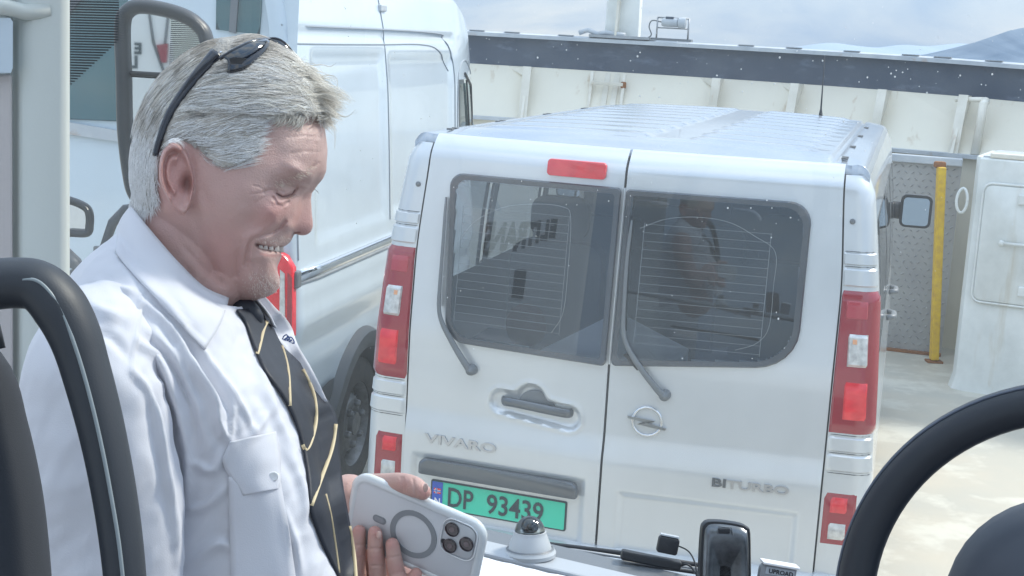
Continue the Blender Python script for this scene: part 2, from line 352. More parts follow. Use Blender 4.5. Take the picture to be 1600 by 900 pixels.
# cap brackets (short lugs along the rail)
for px in (745, 800, 883, 1010, 1165, 1240, 1330, 1420, 1470, 1552):
    p, n = planat(px, 60); t = np.array([n[1], -n[0], 0]); c = np.array([p[0]-n[0]*.06, p[1]-n[1]*.06, ZT+.003-.022*max(0, (p[0]-2.4)/1.6)**2])
    MB().box(c, (.14, .03, .008), (t, np.array([n[0], n[1], 0]), Z)).obj('rail_lug', M['steel'], bul)
rib_px = [640, 829, 1129, 1256, 1392, 1517, 1700]
for px in rib_px:
    p, n = planat(px, 120); n3 = np.array([n[0], n[1], 0]); t = np.array([n[1], -n[0], 0]); P0 = np.array([p[0], p[1], 0])
    th_ = .022
    poly = [(-.012, ZB-.002), (-.17, ZB-.002), (-FL-.09, ZL+.001), (-FL+.001, ZL+.001)]
    b = MB(); b.prism([(o, z) for o, z in poly], P0-t*th_/2, n3, Z, t, th_)
    b.box(P0+n3*(-(FL+.09+.17)/2)+Z*(ZL+ZB)/2, (.075, .012, .485), (t, n3*math.cos(.33)+(-Z)*math.sin(.33)*-0, Z*math.cos(.27)+n3*math.sin(.27)))
    b.obj('rib', M['creamrib'], bul)
    if px in (1129, 1256, 829):
        c = MB(); c.add([P0-n3*.02+Z*(ZB-.004), P0-n3*.02-t*.20+Z*(ZB-.004), P0-n3*.13+Z*(ZB-.004), P0-n3*.02+Z*(ZB-.13), P0-n3*.02-t*.20+Z*(ZB-.02), P0-n3*.13+Z*(ZB-.10)],
                        [[0, 2, 1], [3, 4, 5], [0, 1, 4, 3], [1, 2, 5, 4], [0, 3, 5, 2]]); c.obj('gusset', M['creamrib'], bul)
# slim stanchion in front of the plating at the right
p, n = planat(1556, 150); a = np.array([p[0]-n[0]*.20, p[1]-n[1]*.20, 0])
MB().tube([a+Z*(ZB-.03), a+Z*(ZB-.05)-np.array([n[0], n[1], 0])*.04, a+Z*(ZL)-np.array([n[0], n[1], 0])*.10], .035, 10).obj('stanchion', M['creamrib'], bul, smooth=True)
MB().tube([a+Z*(ZB-.035)+np.array([.5*n[1], -.5*n[0], 0])*-.5, a+Z*(ZB-.02)], .02, 8).obj('stanchion_brace', M['creamrib'], bul)

# ------------------------------------------------------------------ mast, ladder, floodlight on the bulwark
p, n = planat(966, 60); n3 = np.array([n[0], n[1], 0.]); t3 = np.array([n[1], -n[0], 0.]); P0 = np.array([p[0], p[1], 0.])
mast = empty('mast', P0+n3*.05, 'white box section mast rising above the bulwark rail left of the floodlight', 'mast')
b = MB(); b.add([P0+n3*.02+t3*s*w+Z*z+n3*q for z, w in ((ZT, .155), (4.6, .13)) for s, q in ((-1, 0), (1, 0), (1, .16), (-1, .16))], [[0, 1, 5, 4], [1, 2, 6, 5], [2, 3, 7, 6], [3, 0, 4, 7], [4, 5, 6, 7], [3, 2, 1, 0]])
b.obj('column', M['shipwhite'], mast, bevel=.01)
MB().add([P0-t3*.045+Z*ZT-n3*.10, P0-t3*.025+Z*ZT-n3*.10, P0+t3*.01+Z*4.4-n3*0, P0-t3*.01+Z*4.4-n3*0, P0-t3*.045+Z*ZT+n3*.02, P0-t3*.025+Z*ZT+n3*.02, P0+t3*.01+Z*4.4+n3*.02, P0-t3*.01+Z*4.4+n3*.02], [[0, 1, 2, 3], [4, 7, 6, 5], [0, 3, 7, 4], [1, 5, 6, 2], [0, 4, 5, 1], [3, 2, 6, 7]]).obj('stiffener', M['creamrib'], mast)
MB().box(P0+n3*.03+Z*(ZT+.012), (.55, .26, .024), (t3, n3, Z)).obj('base_plate', M['steel'], mast)
MB().tube([P0-t3*.38-n3*.02+Z*(ZT+.03), P0-t3*.30-n3*.02+Z*(ZT+.06), P0-t3*.22+Z*(ZT+.03), P0-t3*.12-n3*.06+Z*(ZT+.045), P0+t3*.05-n3*.08+Z*(ZT+.03)], .022, 8).obj('clamp', M['railgrey'], mast, smooth=True)
lad = empty('ladder', P0-n3*.3, 'white steel ladder with rusty rung welded below the mast', 'ladder')
for nm, px in (('rail', 929), ('rail', 979)):
    q, m_ = planat(px, 120); q3 = np.array([q[0], q[1], 0]); m3 = np.array([m_[0], m_[1], 0])
    MB().bar(q3-m3*.10+Z*(ZB-.01), q3-m3*(FL+.12)+Z*(ZL-.4), .028, .028).obj('ladder_rail', M['creamrib'], lad, bevel=.004)
q, m_ = planat(929, 120); q2, m2 = planat(979, 120)
for zz in (1.93, 1.63):
    k = (ZB-zz)/(ZB-ZL); of = .10+.3*k
    MB().bar(np.array([q[0]-m_[0]*of, q[1]-m_[1]*of, zz]), np.array([q2[0]-m2[0]*of, q2[1]-m2[1]*of, zz]), .03, .03).obj('rung', M['creamrib'], lad, bevel=.004)
MB().box(np.array([q2[0]-m2[0]*.14, q2[1]-m2[1]*.14, 1.925]), (.05, .05, .06)).obj('rust_patch', M['rust'], lad, bevel=.012)
for px in (952, 966): 
    q, m_ = planat(px, 120); q3 = np.array([q[0], q[1], 0]); m3 = np.array([m_[0], m_[1], 0])
    MB().bar(q3-m3*.02+Z*(ZB-.02), q3-m3*(FL+.02)+Z*(ZL), .05, .02).obj('stiffener', M['creamrib'], mast)
p, n = planat(1046, 60); n3 = np.array([n[0], n[1], 0.]); t3 = np.array([n[1], -n[0], 0.]); P0 = np.array([p[0], p[1], ZT])
fl = empty('floodlight', P0, 'grey floodlight in a tubular frame bolted on the bulwark rail', 'floodlight')
MB().box(P0+Z*.014, (.36, .10, .022), (t3, n3, Z)).obj('base_plate', M['greyplastic'], fl)
b = MB()
for s in (-1, 1): b.tube([P0+t3*s*.142+Z*.02, P0+t3*s*.142+Z*.205], .008, 8)
b.tube([P0-t3*.142+Z*.205, P0+t3*.142+Z*.205], .007, 8); b.tube([P0-t3*.142+Z*.115, P0+t3*.142+Z*.115], .006, 8); b.obj('frame', M['steel'], fl, smooth=True)
MB().lathe(P0-t3*.10+Z*.165, t3, [(0, 0), (.032, .0), (.04, .02), (.04, .14), (.03, .145), (.045, .15), (.052, .19), (.05, .215), (0, .22)], 18).obj('lamp_body', M['railgrey'], fl, auto=35)
MB().box(P0-t3*.03+Z*.205, (.07, .06, .022), (t3, n3, Z)).obj('junction_box', M['navy'], fl, bevel=.004)
MB().tube(cat([P0-t3*.10+Z*.165, P0-t3*.19+Z*.175, P0-t3*.215+Z*.12, P0-t3*.19+Z*.05, P0-t3*.23+Z*.01], 6), .006, 6).obj('cable', M['greyplastic'], fl, smooth=True)

# ------------------------------------------------------------------ tread-plate panel, yellow post, steel box at the right
A = onz(1385, 546); B = onz(1470, 556); A = A+(A-B)*3.2; ex = (B-A); LW = np.linalg.norm(ex); ex /= LW; ez = np.cross(ex, Z)    # faces the camera
if ez[1] > 0: ez = -ez
dp = empty('tread_plate_panel', (A+B)/2, 'grey diamond tread steel panel standing between the silver van and yellow post', 'steel panel')
HP = 1.50
MB().box((A+B)/2+Z*HP/2, (LW, .02, HP), (ex, ez, Z)).obj('panel', M['treadgrey'], dp)
b = MB(); nx = int(LW/.055); nz = int(HP/.05)
for i in range(nx):
    for j in range(nz):
        x_ = (i+.5+(j % 2)*.5)/nx*LW
        if x_ > LW-.02 or x_ < LW-1.0: continue
        s = 1 if (i+j) % 2 else -1; c = A+ex*x_+Z*(j+.5)/nz*HP+ez*.0105; d = (ex*.8+Z*s*.6); o2 = (-ex*s*.6+Z*.8)
        b.add([c-d*.019, c-o2*.006, c+d*.019, c+o2*.006, c+ez*.010], [[0, 1, 4], [1, 2, 4], [2, 3, 4], [3, 0, 4]])
b.obj('tread_bars', M['treadgrey'], dp, kind='stuff')
MB().box(A+ex*LW/2+Z*.012+ez*.03, (LW, .05, .02), (ex, ez, Z)).obj('bottom_bar', M['rust'], dp)
MB().box(A+ex*LW/2+Z*(HP+.035)+ez*.01, (LW, .09, .06), (ex, ez, Z)).obj('top_flange', M['railgrey'], dp, bevel=.008)
q0 = onz(1459, 566); q1 = q0*1.0; q1[2] = 0
tp = hitplane(1471, 261, q0, np.array([0, 1., 0.]))
po = empty('yellow_post', q0, 'yellow painted steel post with chipped paint in front of tread plate', 'post')
MB().bar(q0+Z*.02, tp, .075, .06, up=(1, 0, 0)).obj('post', M['yellow'], po, bevel=.01)
MB().box(tp+np.array([-.005, .03, .015]), (.09, .05, .05)).obj('rusty_top', M['rust'], po, bevel=.015)
MB().box(q0+Z*.008, (.12, .10, .016)).obj('foot_plate', M['rust'], po, bevel=.003)
# steel locker box
c0 = onz(1482, 606); c1 = onz(1770, 650); c1[2] = 0; hx = c1-c0; hx /= np.linalg.norm(hx); hy = np.array([-hx[1], hx[0], 0])
topz = hitplane(1496, 243, c0, np.array([-hy[0], -hy[1], 0]))[2]
bx = empty('steel_locker', c0, 'white painted ship steel locker with round cornered hatch, behind the steering wheel', 'steel locker')
b = MB(); foot = [(-.0, .9), (0, .12), (.035, .035), (.12, 0), (2.6, 0), (2.6, .9)]
nn = len(foot); lv = [(0, 0.05, .05), (.10, 0, 0), (topz-.05, 0, 0), (topz-.012, 0, 0), (topz, .012, .012)]
vs_ = []
for z, i1, i2 in lv:
    for fx, fy in foot: vs_.append(c0+hx*(fx+.02*(z < .05)*-1)+hy*(fy-(.03 if z < .05 else 0)+ (0.012 if z == topz else 0))+Z*z)
b.add(vs_, [[i*nn+j, i*nn+(j+1) % nn, (i+1)*nn+(j+1) % nn, (i+1)*nn+j] for i in range(len(lv)-1) for j in range(nn)]+[[(len(lv)-1)*nn+j for j in range(nn)]])
b.obj('casing', M['shipwhite'], bx, auto=35)
def onbox(px, py):
    p_ = hitplane(px, py, c0, -hy); return float((p_-c0)@hx), float(p_[2])
h0 = onbox(1541, 288); h1 = onbox(1543, 470); hw = .62
poly = rrect(h0[0], h1[1], h0[0]+hw, h0[1], .05)
MB().prism(poly, c0-hy*.001, hx, Z, -hy, .022, .008).obj('hatch', M['shipwhite'], bx, auto=40)
b = MB(); b.tube([c0+hx*x+Z*z-hy*.016 for x, z in rrect(h0[0]-.012, h1[1]-.012, h0[0]+hw+.012, h0[1]+.012, .06)+[rrect(h0[0]-.012, h1[1]-.012, h0[0]+hw+.012, h0[1]+.012, .06)[0]]], .009, 6, caps=False); b.obj('hatch_rim', M['shipwhite'], bx, smooth=True)
g0 = onbox(1566, 379)
b = MB(); b.sphere(c0+hx*g0[0]+Z*g0[1]-hy*.05, .022, 10, 8); b.tube([c0+hx*(g0[0])+Z*g0[1]-hy*.05, c0+hx*(g0[0]+.34)+Z*(g0[1]+.004)-hy*.05], .012, 8); b.tube([c0+hx*(g0[0]+.30)+Z*g0[1], c0+hx*(g0[0]+.30)+Z*g0[1]-hy*.055], .018, 8); b.obj('handle', M['shipwhite'], bx, smooth=True)
for (ax_, az_) in ((1598, 312), (1597, 455)):
    k0 = onbox(ax_, az_); MB().box(c0+hx*k0[0]+Z*k0[1]-hy*.03, (.05, .03, .07), (hx, hy, Z)).obj('hatch_dog', M['shipwhite'], bx, bevel=.008)
k0 = onbox(1504, 313); loop = [c0+hx*(k0[0]+.036*math.cos(a))+Z*(k0[1]+.085*math.sin(a))-hy*(.012+.02*abs(math.cos(a))) for a in np.linspace(0, 2*pi, 25)]
MB().tube(loop, .010, 8, caps=False).obj('lifting_ring', M['shipwhite'], bx, smooth=True)
MB().bar(c0+hx*.10+hy*.03+Z*(topz+.02), c0+hx*2.6+hy*.03+Z*(topz+.02), .05, .035).obj('top_edge', M['creamrib'], bx, bevel=.008)
MB().box(c0+hx*1.3+hy*.45+Z*(topz+.006), (2.5, .8, .012), (hx, hy, Z)).obj('lid', M['railgrey'], bx)

# ================================================================== SILVER VAN (own frame: x right, y forward, z up)
th = math.atan(600/F); VF = np.array([math.sin(th), math.cos(th), 0]); VR = np.array([math.cos(th), -math.sin(th), 0])
vo = ray(952, 566)*5.0+CAM; vo = np.array([vo[0], vo[1], 0.])
van = empty('silver_van', vo, 'silver passenger van seen from behind with twin rear doors and green number plate', 'van', rotz=-th)
def sstep(t): t = min(1, max(0, t)); return t*t*(3-2*t)
def YV(x, z):
    y = .075*(math.sqrt(x*x+.0144)-.12)
    if z > 1.15: y += .115*((z-1.15)**2/.2 if z < 1.25 else z-1.20)
    if z > 1.845: y += .06*((z-1.845)/.085)**2
    return y
def VL(px, py):
    dy = 0
    for _ in range(10):
        p = hitplane(px, py, vo+VF*dy, VF)-vo; x, z = float(p@VR), float(p[2]); dy = YV(x, z)
    return x, z
def vlp(px, py, yl):
    p = hitplane(px, py, vo+VF*yl, VF)-vo; return np.array([p@VR, yl, p[2]])
XO = ([.25, .5, .85, 1.0, 1.2, 1.49, 1.63, 1.84, 1.90], [.92, .955, .948, .935, .925, .905, .888, .858, .83])
def xo(z): return float(np.interp(z, *XO))
def pathpt(z, u, s, off=0.):
    """round the rear corner: u 0..1 across pillar and corner, >1 metres forward along the side"""
    X1 = xo(z); rc = .07; x0 = .782-.8*.035*sstep((z-1.45)/.5)
    xc = X1-rc
    if u <= .5: x = x0+(xc-x0)*u*2; y = YV(x, min(z, 1.90)); n = (0, -1)
    elif u <= 1: a = (u-.5)*2*pi/2; x = xc+rc*math.sin(a); y = YV(xc, min(z, 1.90))+rc*(1-math.cos(a)); n = (math.sin(a), -math.cos(a))
    else:
        yy = YV(xc, z)+rc+(u-1); tp_ = max(0, yy-3.4); x = X1-.05*tp_**2; y = yy; n = (1, 0)
    return (s*(x+n[0]*off), y+n[1]*off, z)
def vtop(y): return 1.90 if y < 3.35 else (1.90-(y-3.35)*.88 if y < 4.2 else 1.15-(y-4.2)*.35 if y < 4.75 else .957-(y-4.75)*2.2)
lv = [.27, .4, .55, .7, .85, .95, 1.05, 1.15, 1.2, 1.25, 1.3, 1.4, 1.5, 1.6, 1.68, 1.72, 1.76, 1.80, 1.84, 1.87, 1.90]
us = list(np.linspace(0, .5, 4))+list(np.linspace(.58, 1, 8))+[1+q for q in (.05, .2, .26, .5, .8, 1.1, 1.3, 1.38, 1.7, 2.1, 2.32, 2.40, 2.8, 3.1, 3.2, 3.35, 3.6, 3.9, 4.2, 4.5, 4.7)]
hb = MB()
for s in (-1, 1):
    vs_ = []; fs = []; nu = len(us); nv = len(lv)
    for u in us:
        y = pathpt(1, u, s)[1]; tpz = vtop(y)
        for z in lv:
            zz = min(z, .27+(z-.27)/(1.63)*(tpz-.27)); vs_.append(pathpt(zz, u, s))
    for i in range(nu-1):
        for j in range(nv-1):
            um = (us[i]+us[i+1])/2-1; zm = (lv[j]+lv[j+1])/2
            if 1.25 < zm < 1.72 and ((.26 < um < 1.3) or (1.38 < um < 2.32) or (2.40 < um < 3.2)): continue
            q = [i*nv+j, (i+1)*nv+j, (i+1)*nv+j+1, i*nv+j+1]; fs.append(q if s > 0 else q[::-1])
    hb.add(vs_, fs)
hb.obj('body_sides', M['silver'], van, local=True, smooth=True)
# roof with pressed ribs, drip channels
def roofz(x, y, yr):
    ax = abs(x); z = 1.968-.018*(ax/.7)**2 if ax < .7 else (1.95-(ax-.7)*.16 if ax < .80 else 1.934-((ax-.80)/.035)**2*.034)
    if .690 < ax < .716: z -= .014
    t = (y-yr)/.22
    if t < 1 and ax < .79: z = 1.93+(z-1.93)*sstep(t)**.7
    if ax < .64 and y > yr+.2 and y < 3.2 and not (.02 < x < .17):
        ph = ((y-yr-.2) % .30)/.30; z += .009*(sstep(ph/.14)-sstep((ph-.45)/.14))*sstep((.64-ax)/.03)*min(1, max(0, (abs(x-.095)-.075)/.02))
    if y > 3.0: z -= .05*(y-3.0)**2
    return z
xsr = sorted(set([round(v, 3) for v in list(np.linspace(-.68, .68, 35))+[s*q for s in (-1, 1) for q in (.02, .04, .17, .15, .60, .64, .688, .692, .703, .714, .718, .74, .77, .79, .80, .812, .824, .835)]]))
ysr = sorted([.0]+list(np.arange(.02, 3.3, .02))+[3.3, 3.36, 3.42]); rb = MB(); vs_ = []
for x in xsr:
    yr = YV(x, 1.93) if abs(x) < .785 else YV(.80, 1.90)+.02
    vs_.append((x, yr+.006, roofz(x, yr, yr)-.06))
    for y in ysr: vs_.append((x, yr+(y*(3.44-yr)/3.42), roofz(x, yr+y*(3.44-yr)/3.42, yr)))
nv = len(ysr)+1; rb.add(vs_, [[i*nv+j, (i+1)*nv+j, (i+1)*nv+j+1, i*nv+j+1] for i in range(len(xsr)-1) for j in range(nv-1)])
rb.obj('roof', M['silver_roof'], van, local=True, smooth=True)
b = MB()
for s in (-1, 1):
    for yy in (.30, .36, .95, 1.01, 1.75, 1.81, 2.55, 2.61):
        b.box((s*.738, yy, roofz(s*.738, yy, .1)+.001), (.022, .028, .006))
b.obj('roof_plug', M['gap'], van, local=True, kind='stuff')
# windscreen, bonnet
MB().add([(-.80, 3.44, 1.905), (.80, 3.44, 1.905), (.86, 4.15, 1.21), (-.86, 4.15, 1.21)], [[0, 1, 2, 3]]).obj('windscreen', M['sideglass'], van, local=True)
MB().add([(-.86, 4.15, 1.21), (.86, 4.15, 1.21), (.84, 4.7, .98), (-.84, 4.7, .98), (.80, 4.86, .72), (-.80, 4.86, .72), (.8, 4.88, .3), (-.8, 4.88, .3)], [[0, 1, 2, 3], [3, 2, 4, 5], [5, 4, 6, 7]]).obj('bonnet', M['silver'], van, local=True, smooth=True)
MB().box((0, 2.5, .42), (1.78, 4.6, .06)).obj('floor_pan', M['vanint'], van, local=True)
# rear doors
WIN = {-1: rrect(-.662, 1.178, -.0085, 1.800, (.075, .02, .015, .05), 7), 1: rrect(.0085, 1.172, .655, 1.798, (.02, .14, .075, .015), 7)}
WIN[-1] = [(x+(.035*sstep((1.45-z)/.3) if x < -.45 else 0), z-.012*sstep((x+.5)/.45)*(z < 1.4)) for x, z in WIN[-1]]
WIN[1] = [(x, z+(.045*sstep((x-.1)/.5) if z < 1.4 else 0)) for x, z in WIN[1]]
def rr_in(x, z, x0, z0, x1, z1, soft):
    d = min(x-x0, x1-x, z-z0, z1-z); return sstep(d/soft+.5)
def relief(x, z):
    """metres outward (-) / inward (+)"""
    r = -.016*(1-sstep((z-.80)/.12))
    if x < 0:
        ax_, az_, bx_, bz_ = -.398, .978, -.138, .952; t_ = max(0, min(1, ((x-ax_)*(bx_-ax_)+(z-az_)*(bz_-az_))/((bx_-ax_)**2+(bz_-az_)**2)))
        d1 = math.hypot(x-ax_-t_*(bx_-ax_), z-az_-t_*(bz_-az_))-.046; d2 = math.hypot(x+.285, z-1.000)-.058; k_ = .02; h_ = max(k_-abs(d1-d2), 0)/k_
        dd_ = min(d1, d2)-h_*h_*k_*.25; r += .020*sstep(-dd_/.020+.4) - .005*math.exp(-(dd_/.012)**2)
        r += .014*rr_in(x, z, -.735, .2, -.065, .725, .03)
    else: r += .014*rr_in(x, z, .075, .30, .70, .698, .03)
    return r
def doorY(x, z): return YV(x, z)+relief(x, z)
for s in (-1, 1):
    xs_ = list(np.linspace(.0045, .776, 112)); zs_ = list(np.linspace(.40, 1.932, 216)); vs_ = []; fs = []
    poly = np.array(WIN[s]); pc = poly.mean(0); pin = pc+(poly-pc)*.93
    for x in xs_:
        for z in zs_:
            xx = s*(x - (.035*sstep((z-1.45)/.5) if x > .5 else 0)*sstep((x-.5)/.25)*.8)
            vs_.append((xx, doorY(xx, z), z))
    A_ = np.array(vs_); nv = len(zs_)
    cen = [(i, j) for i in range(111) for j in range(nv-1)]
    cx = np.array([(A_[i*nv+j][0]+A_[(i+1)*nv+j][0])/2 for i, j in cen]); cz = np.array([(zs_[j]+zs_[j+1])/2 for i, j in cen])
    ins = inpoly(pin, cx, cz)
    for (i, j), q in zip(cen, ins):
        if q: continue
        f = [i*nv+j, (i+1)*nv+j, (i+1)*nv+j+1, i*nv+j+1]; fs.append(f if s > 0 else f[::-1])
    ring = [i*nv for i in range(112)]+[111*nv+j for j in range(1, nv)]+[i*nv+nv-1 for i in range(110, -1, -1)]+[j for j in range(nv-2, 0, -1)]
    base = len(vs_)
    for k in ring: v = A_[k]; vs_.append((v[0], v[1]+.035, v[2]))
    n = len(ring)
    for k in range(n): f = [ring[k], base+k, base+(k+1) % n, ring[(k+1) % n]]; fs.append(f if s > 0 else f[::-1])
    d = obj('rear_door', vs_, fs, M['silver'], van, smooth=False, local=True, auto=40)
    # pane: clear centre, black printed border
    pl = lambda x, z: .075*(abs(x))-.009+.115*(z-1.20)-.015
    fan = []; ff = []; rings = [1, .985, .955, .93, .6, .3]; np_ = len(poly)
    for r_ in rings:
        for x, z in pc+(poly-pc)*r_: fan.append((x, pl(x, z)+(.006 if r_ == 1 else 0), z))
    fan.append((pc[0], pl(*pc), pc[1])); mi = []
    for k in range(len(rings)-1):
        for q in range(np_): f = [k*np_+q, k*np_+(q+1) % np_, (k+1)*np_+(q+1) % np_, (k+1)*np_+q]; ff.append(f); mi.append(0 if k < 3 else 1)
    for q in range(np_): ff.append([(len(rings)-1)*np_+q, (len(rings)-1)*np_+(q+1) % np_, len(fan)-1]); mi.append(1)
    w = obj('rear_window', fan, ff, None, d, local=True, mats=[M['vanborder'] if 'vanborder' in M else M.setdefault('vanborder', mat('glass_border', (.055, .065, .08), .12, 0, .6)), M['tinted']], fmat=mi)
    # heater wires with upright end bars
    b = MB(); x0, x1 = (-.60, -.19) if s < 0 else (.085, .525)
    for k in range(15):
        z = 1.262+k*.030; b.box(((x0+x1)/2, pl((x0+x1)/2, z)-.0008, z), (x1-x0, .0006, .0011), ((1, s*.075, 0), (0, 1, 0), (0, 0, 1)))
    for xx in (x0, x1): b.box((xx, pl(xx, 1.47)-.0008, 1.47), (.0016, .0006, .43), ((1, 0, 0), (0, 1, 0), (0, .115, 1)))
    b.obj('heater_wires', M.setdefault('wire', mat('heater_wire', (.20, .23, .26), .5)), w, local=True, kind='stuff')
    # thin curved outline on the pane
    b = MB(); pv = (-.56, 1.08) if s < 0 else (.205, 1.09); a0, a1 = (rad(38), rad(96)) if s < 0 else (rad(55), rad(118))
    if s < 0: arc = [(-.61, 1.55), (-.55, 1.63), (-.45, 1.69), (-.33, 1.715), (-.22, 1.715), (-.185, 1.68), (-.178, 1.5), (-.182, 1.34), (-.22, 1.26)]
    else: arc = [(.07, 1.665), (.16, 1.705), (.27, 1.72), (.38, 1.71), (.47, 1.67), (.545, 1.62), (.55, 1.5), (.548, 1.36), (.51, 1.30), (.44, 1.27)]
    ac = cat([(x, pl(x, z)-.0015, z) for x, z in arc], 6); b.tube(ac, .0017, 4, flat=(.4, 1.)); b.obj('pane_outline', M.setdefault('paneoutline', mat('pane_outline', (.33, .36, .38), .8)), w, local=True)
# gap strips behind the doors
b = MB(); zz = np.linspace(.4, 1.925, 40); b.add([(x, YV(0, z)+.03, z) for z in zz for x in (-.015, .015)], [[2*k, 2*k+1, 2*k+3, 2*k+2] for k in range(39)])
for s in (-1, 1):
    b.add([(s*(.765-.028*sstep((z-1.45)/.5)), YV(.77, z)+.022, z) for z in np.linspace(.4, 1.9, 12)]+[(s*(.80-.028*sstep((z-1.45)/.5)), YV(.79, z)+.022, z) for z in np.linspace(.4, 1.9, 12)], [[k, k+1, 13+k, 12+k] for k in range(11)])
b.obj('door_gap', M['gap'], van, local=True)
b = MB()
b.tube([(0, YV(0, z)+.002, z) for z in np.linspace(1.17, 1.80, 8)], .005, 6)
b.obj('door_seal', M['silver'], van, local=True)
def pillar(name, s, z0, z1, u0, u1, off, m, parent=None, nz=8, nu=10, r=.0, **k):
    b = MB(); vs_ = []
    zz = np.linspace(z0, z1, nz); uu = np.linspace(u0, u1, nu)
    for i, u in enumerate(uu):
        for j, z in enumerate(zz):
            e_ = 1 if (0 < i < nu-1 and 0 < j < nz-1) else 0
            vs_.append(pathpt(z, u, s, off*e_ - .002*(1-e_)))
    fs = [[i*nz+j, (i+1)*nz+j, (i+1)*nz+j+1, i*nz+j+1] for i in range(nu-1) for j in range(nz-1)]
    if s < 0: fs = [f[::-1] for f in fs]
    return obj(name, vs_, fs, m, parent or van, local=True, auto=38, **k)
for s in (-1, 1):
    for z0, z1, nm in ((1.595, 1.640, 'hinge_cover'), (1.520, 1.588, 'hinge_cover'), (.940, .998, 'hinge_cover'), (.868, .934, 'hinge_cover')):
        o_ = pillar(nm, s, z0, z1, .0, .93, .006, M['silver'], nz=9, nu=14)
    for z in (1.6425, 1.591, 1.003, .937, .864):
        pillar('panel_joint', s, z-.0025, z+.0025, .0, .93, .0025, M['gap'], nz=3, nu=8)
    t = pillar('tail_light', s, 1.006, 1.512, .0, .97, .010, M['darkredlens'], nz=24, nu=18)
    pillar('reversing_lamp', s, 1.236, 1.375, .25, .72, .019, M['clearlens'], t, nz=7, nu=7)
    pillar('bulb', s, 1.315, 1.36, .33, .60, .0205, M['orangelens'], t, nz=4, nu=4)
    pillar('stop_lamp', s, 1.045, 1.212, .22, .74, .018, M['redlens'], t, nz=7, nu=7)
    pillar('indicator_lamp', s, 1.40, 1.49, .10, .74, .0135, mat('lens_faceted', (.42, .03, .05), .2, 0, .7), t, nz=6, nu=7)
    t = pillar('fog_light_cluster', s, .596, .798, .03, .62, .006, M['darkredlens'], nz=8, nu=10)
    pillar('fog_lamp', s, .71, .785, .12, .50, .012, M['redlens'], t, nz=5, nu=6)
    pillar('reflector', s, .612, .694, .12, .50, .012, M['clearlens'], t, nz=5, nu=6)
    c = pathpt(1.745, .38, s, .001); MB().lathe(c, (0, -1, 0), [(0, -.002), (.010, 0), (.010, .003), (.006, .006), (0, .006)], 12).obj('bump_stop', M['greyplastic'], van, local=True, smooth=True)
# high brake light
P1, P2 = (-.292, 1.822), (-.072, 1.882); y_ = YV(-.18, 1.86)
bl = MB(); bl.prism(rrect(P1[0], P1[1], P2[0], P2[1], .014), (0, y_-.010-.18*1.852, 0), (1, -.05, 0), (0, 0.18, 1), (0, -1, 0), .016, .006)
bl.obj('high_brake_light', mat('brake_lens', (.80, .05, .07), .25, 0, .7, var=.25, vscale=14), van, local=True, auto=30)
# handle
def dY(x, z, off): return (x, doorY(x, z)-off, z)
b = MB(); path = cat([dY(-.400, .978, -.004), dY(-.385, .979, .018), dY(-.33, .980, .026), dY(-.20, .972, .026), dY(-.145, .968, .018), dY(-.130, .967, -.004)], 5)
b.tube(path, .0175, 12, flat=(1.0, .45)); hd = b.obj('door_handle', M['darkchrome'], van, local=True, smooth=True)
poly = [(-.335, .985), (-.32, 1.015), (-.29, 1.032), (-.25, 1.034), (-.215, 1.018), (-.195, .985)]
MB().prism(cat(poly, 4), (0, YV(-.26, 1.0)+.022, 0), (1, 0, 0), (0, 0, 1), (0, -1, 0), .014, .005).obj('lock_cover', M['greyplastic'], hd, local=True, auto=30)
# chrome strip above plate, plate
poly = rrect(-.708, .662, -.080, .722, (.006, .006, .03, .03), 5)
MB().prism(poly, (0, -.018, 0), (1, -.07, 0), (0, 0, 1), (0, -1, 0), .030, .012).obj('plate_light_strip', M['darkchrome'], van, local=True, auto=50)
pz, ph_ = .522, .115; px0, px1 = -.662, -.120; ex_ = np.array([1, -.07, 0]); yb = -.019
plt_ = MB(); plt_.prism(rrect(px0, pz, px1, pz+ph_, .008), (0, yb+.018, 0), ex_, (0, 0, 1), (0, -1, 0), .010); plt_ = plt_.obj('number_plate', M['plateblack'], van, local=True)
MB().prism(rrect(px0+.007, pz+.006, px1-.007, pz+ph_-.006, .004), (0, yb+.008, 0), ex_, (0, 0, 1), (0, -1, 0), .002).obj('plate_face', M['plategreen'], plt_, local=True)
MB().prism(rrect(px0+.007, pz+.006, px0+.050, pz+ph_-.006, .003), (0, yb+.0055, 0), ex_, (0, 0, 1), (0, -1, 0), .0015).obj('country_band', M['plateblue'], plt_, local=True)
MB().prism(rrect(px0+.015, pz+.063, px0+.043, pz+.084, .001), (0, yb+.0035, 0), ex_, (0, 0, 1), (0, -1, 0), .001).obj('flag', M['redlens'], plt_, local=True)
b = MB(); b.box((px0+.029, yb+.0018-.07*(px0+.029), pz+.0735), (.028, .0008, .0075), (ex_, Yv, Z)); b.box((px0+.025, yb+.0015-.07*(px0+.025), pz+.0735), (.0075, .0008, .021)); b.obj('flag_cross', M['white'], plt_, local=True)
b = MB(); b.box((px0+.029, yb+.0010-.07*(px0+.029), pz+.0735), (.028, .0008, .0035), (ex_, Yv, Z)); b.box((px0+.025, yb+.0007-.07*(px0+.025), pz+.0735), (.0035, .0008, .021)); b.obj('flag_inner_cross', M['plateblue'], plt_, local=True)
def onplate(x, z, d=.0025): return (x, yb-.07*x+.006-d, z)
text('country_letter', 'N', .034, M['white'], plt_, onplate(px0+.017, pz+.022, .003), (1, -.07, 0), (0, 0, 1), .0012, local=True, bold=.0006)
text('plate_letters', 'DP', .106, M['plateblack'], plt_, onplate(px0+.068, pz+.021), (1, -.07, 0), (0, 0, 1), .002, xs=.80, local=True, bold=.0012)
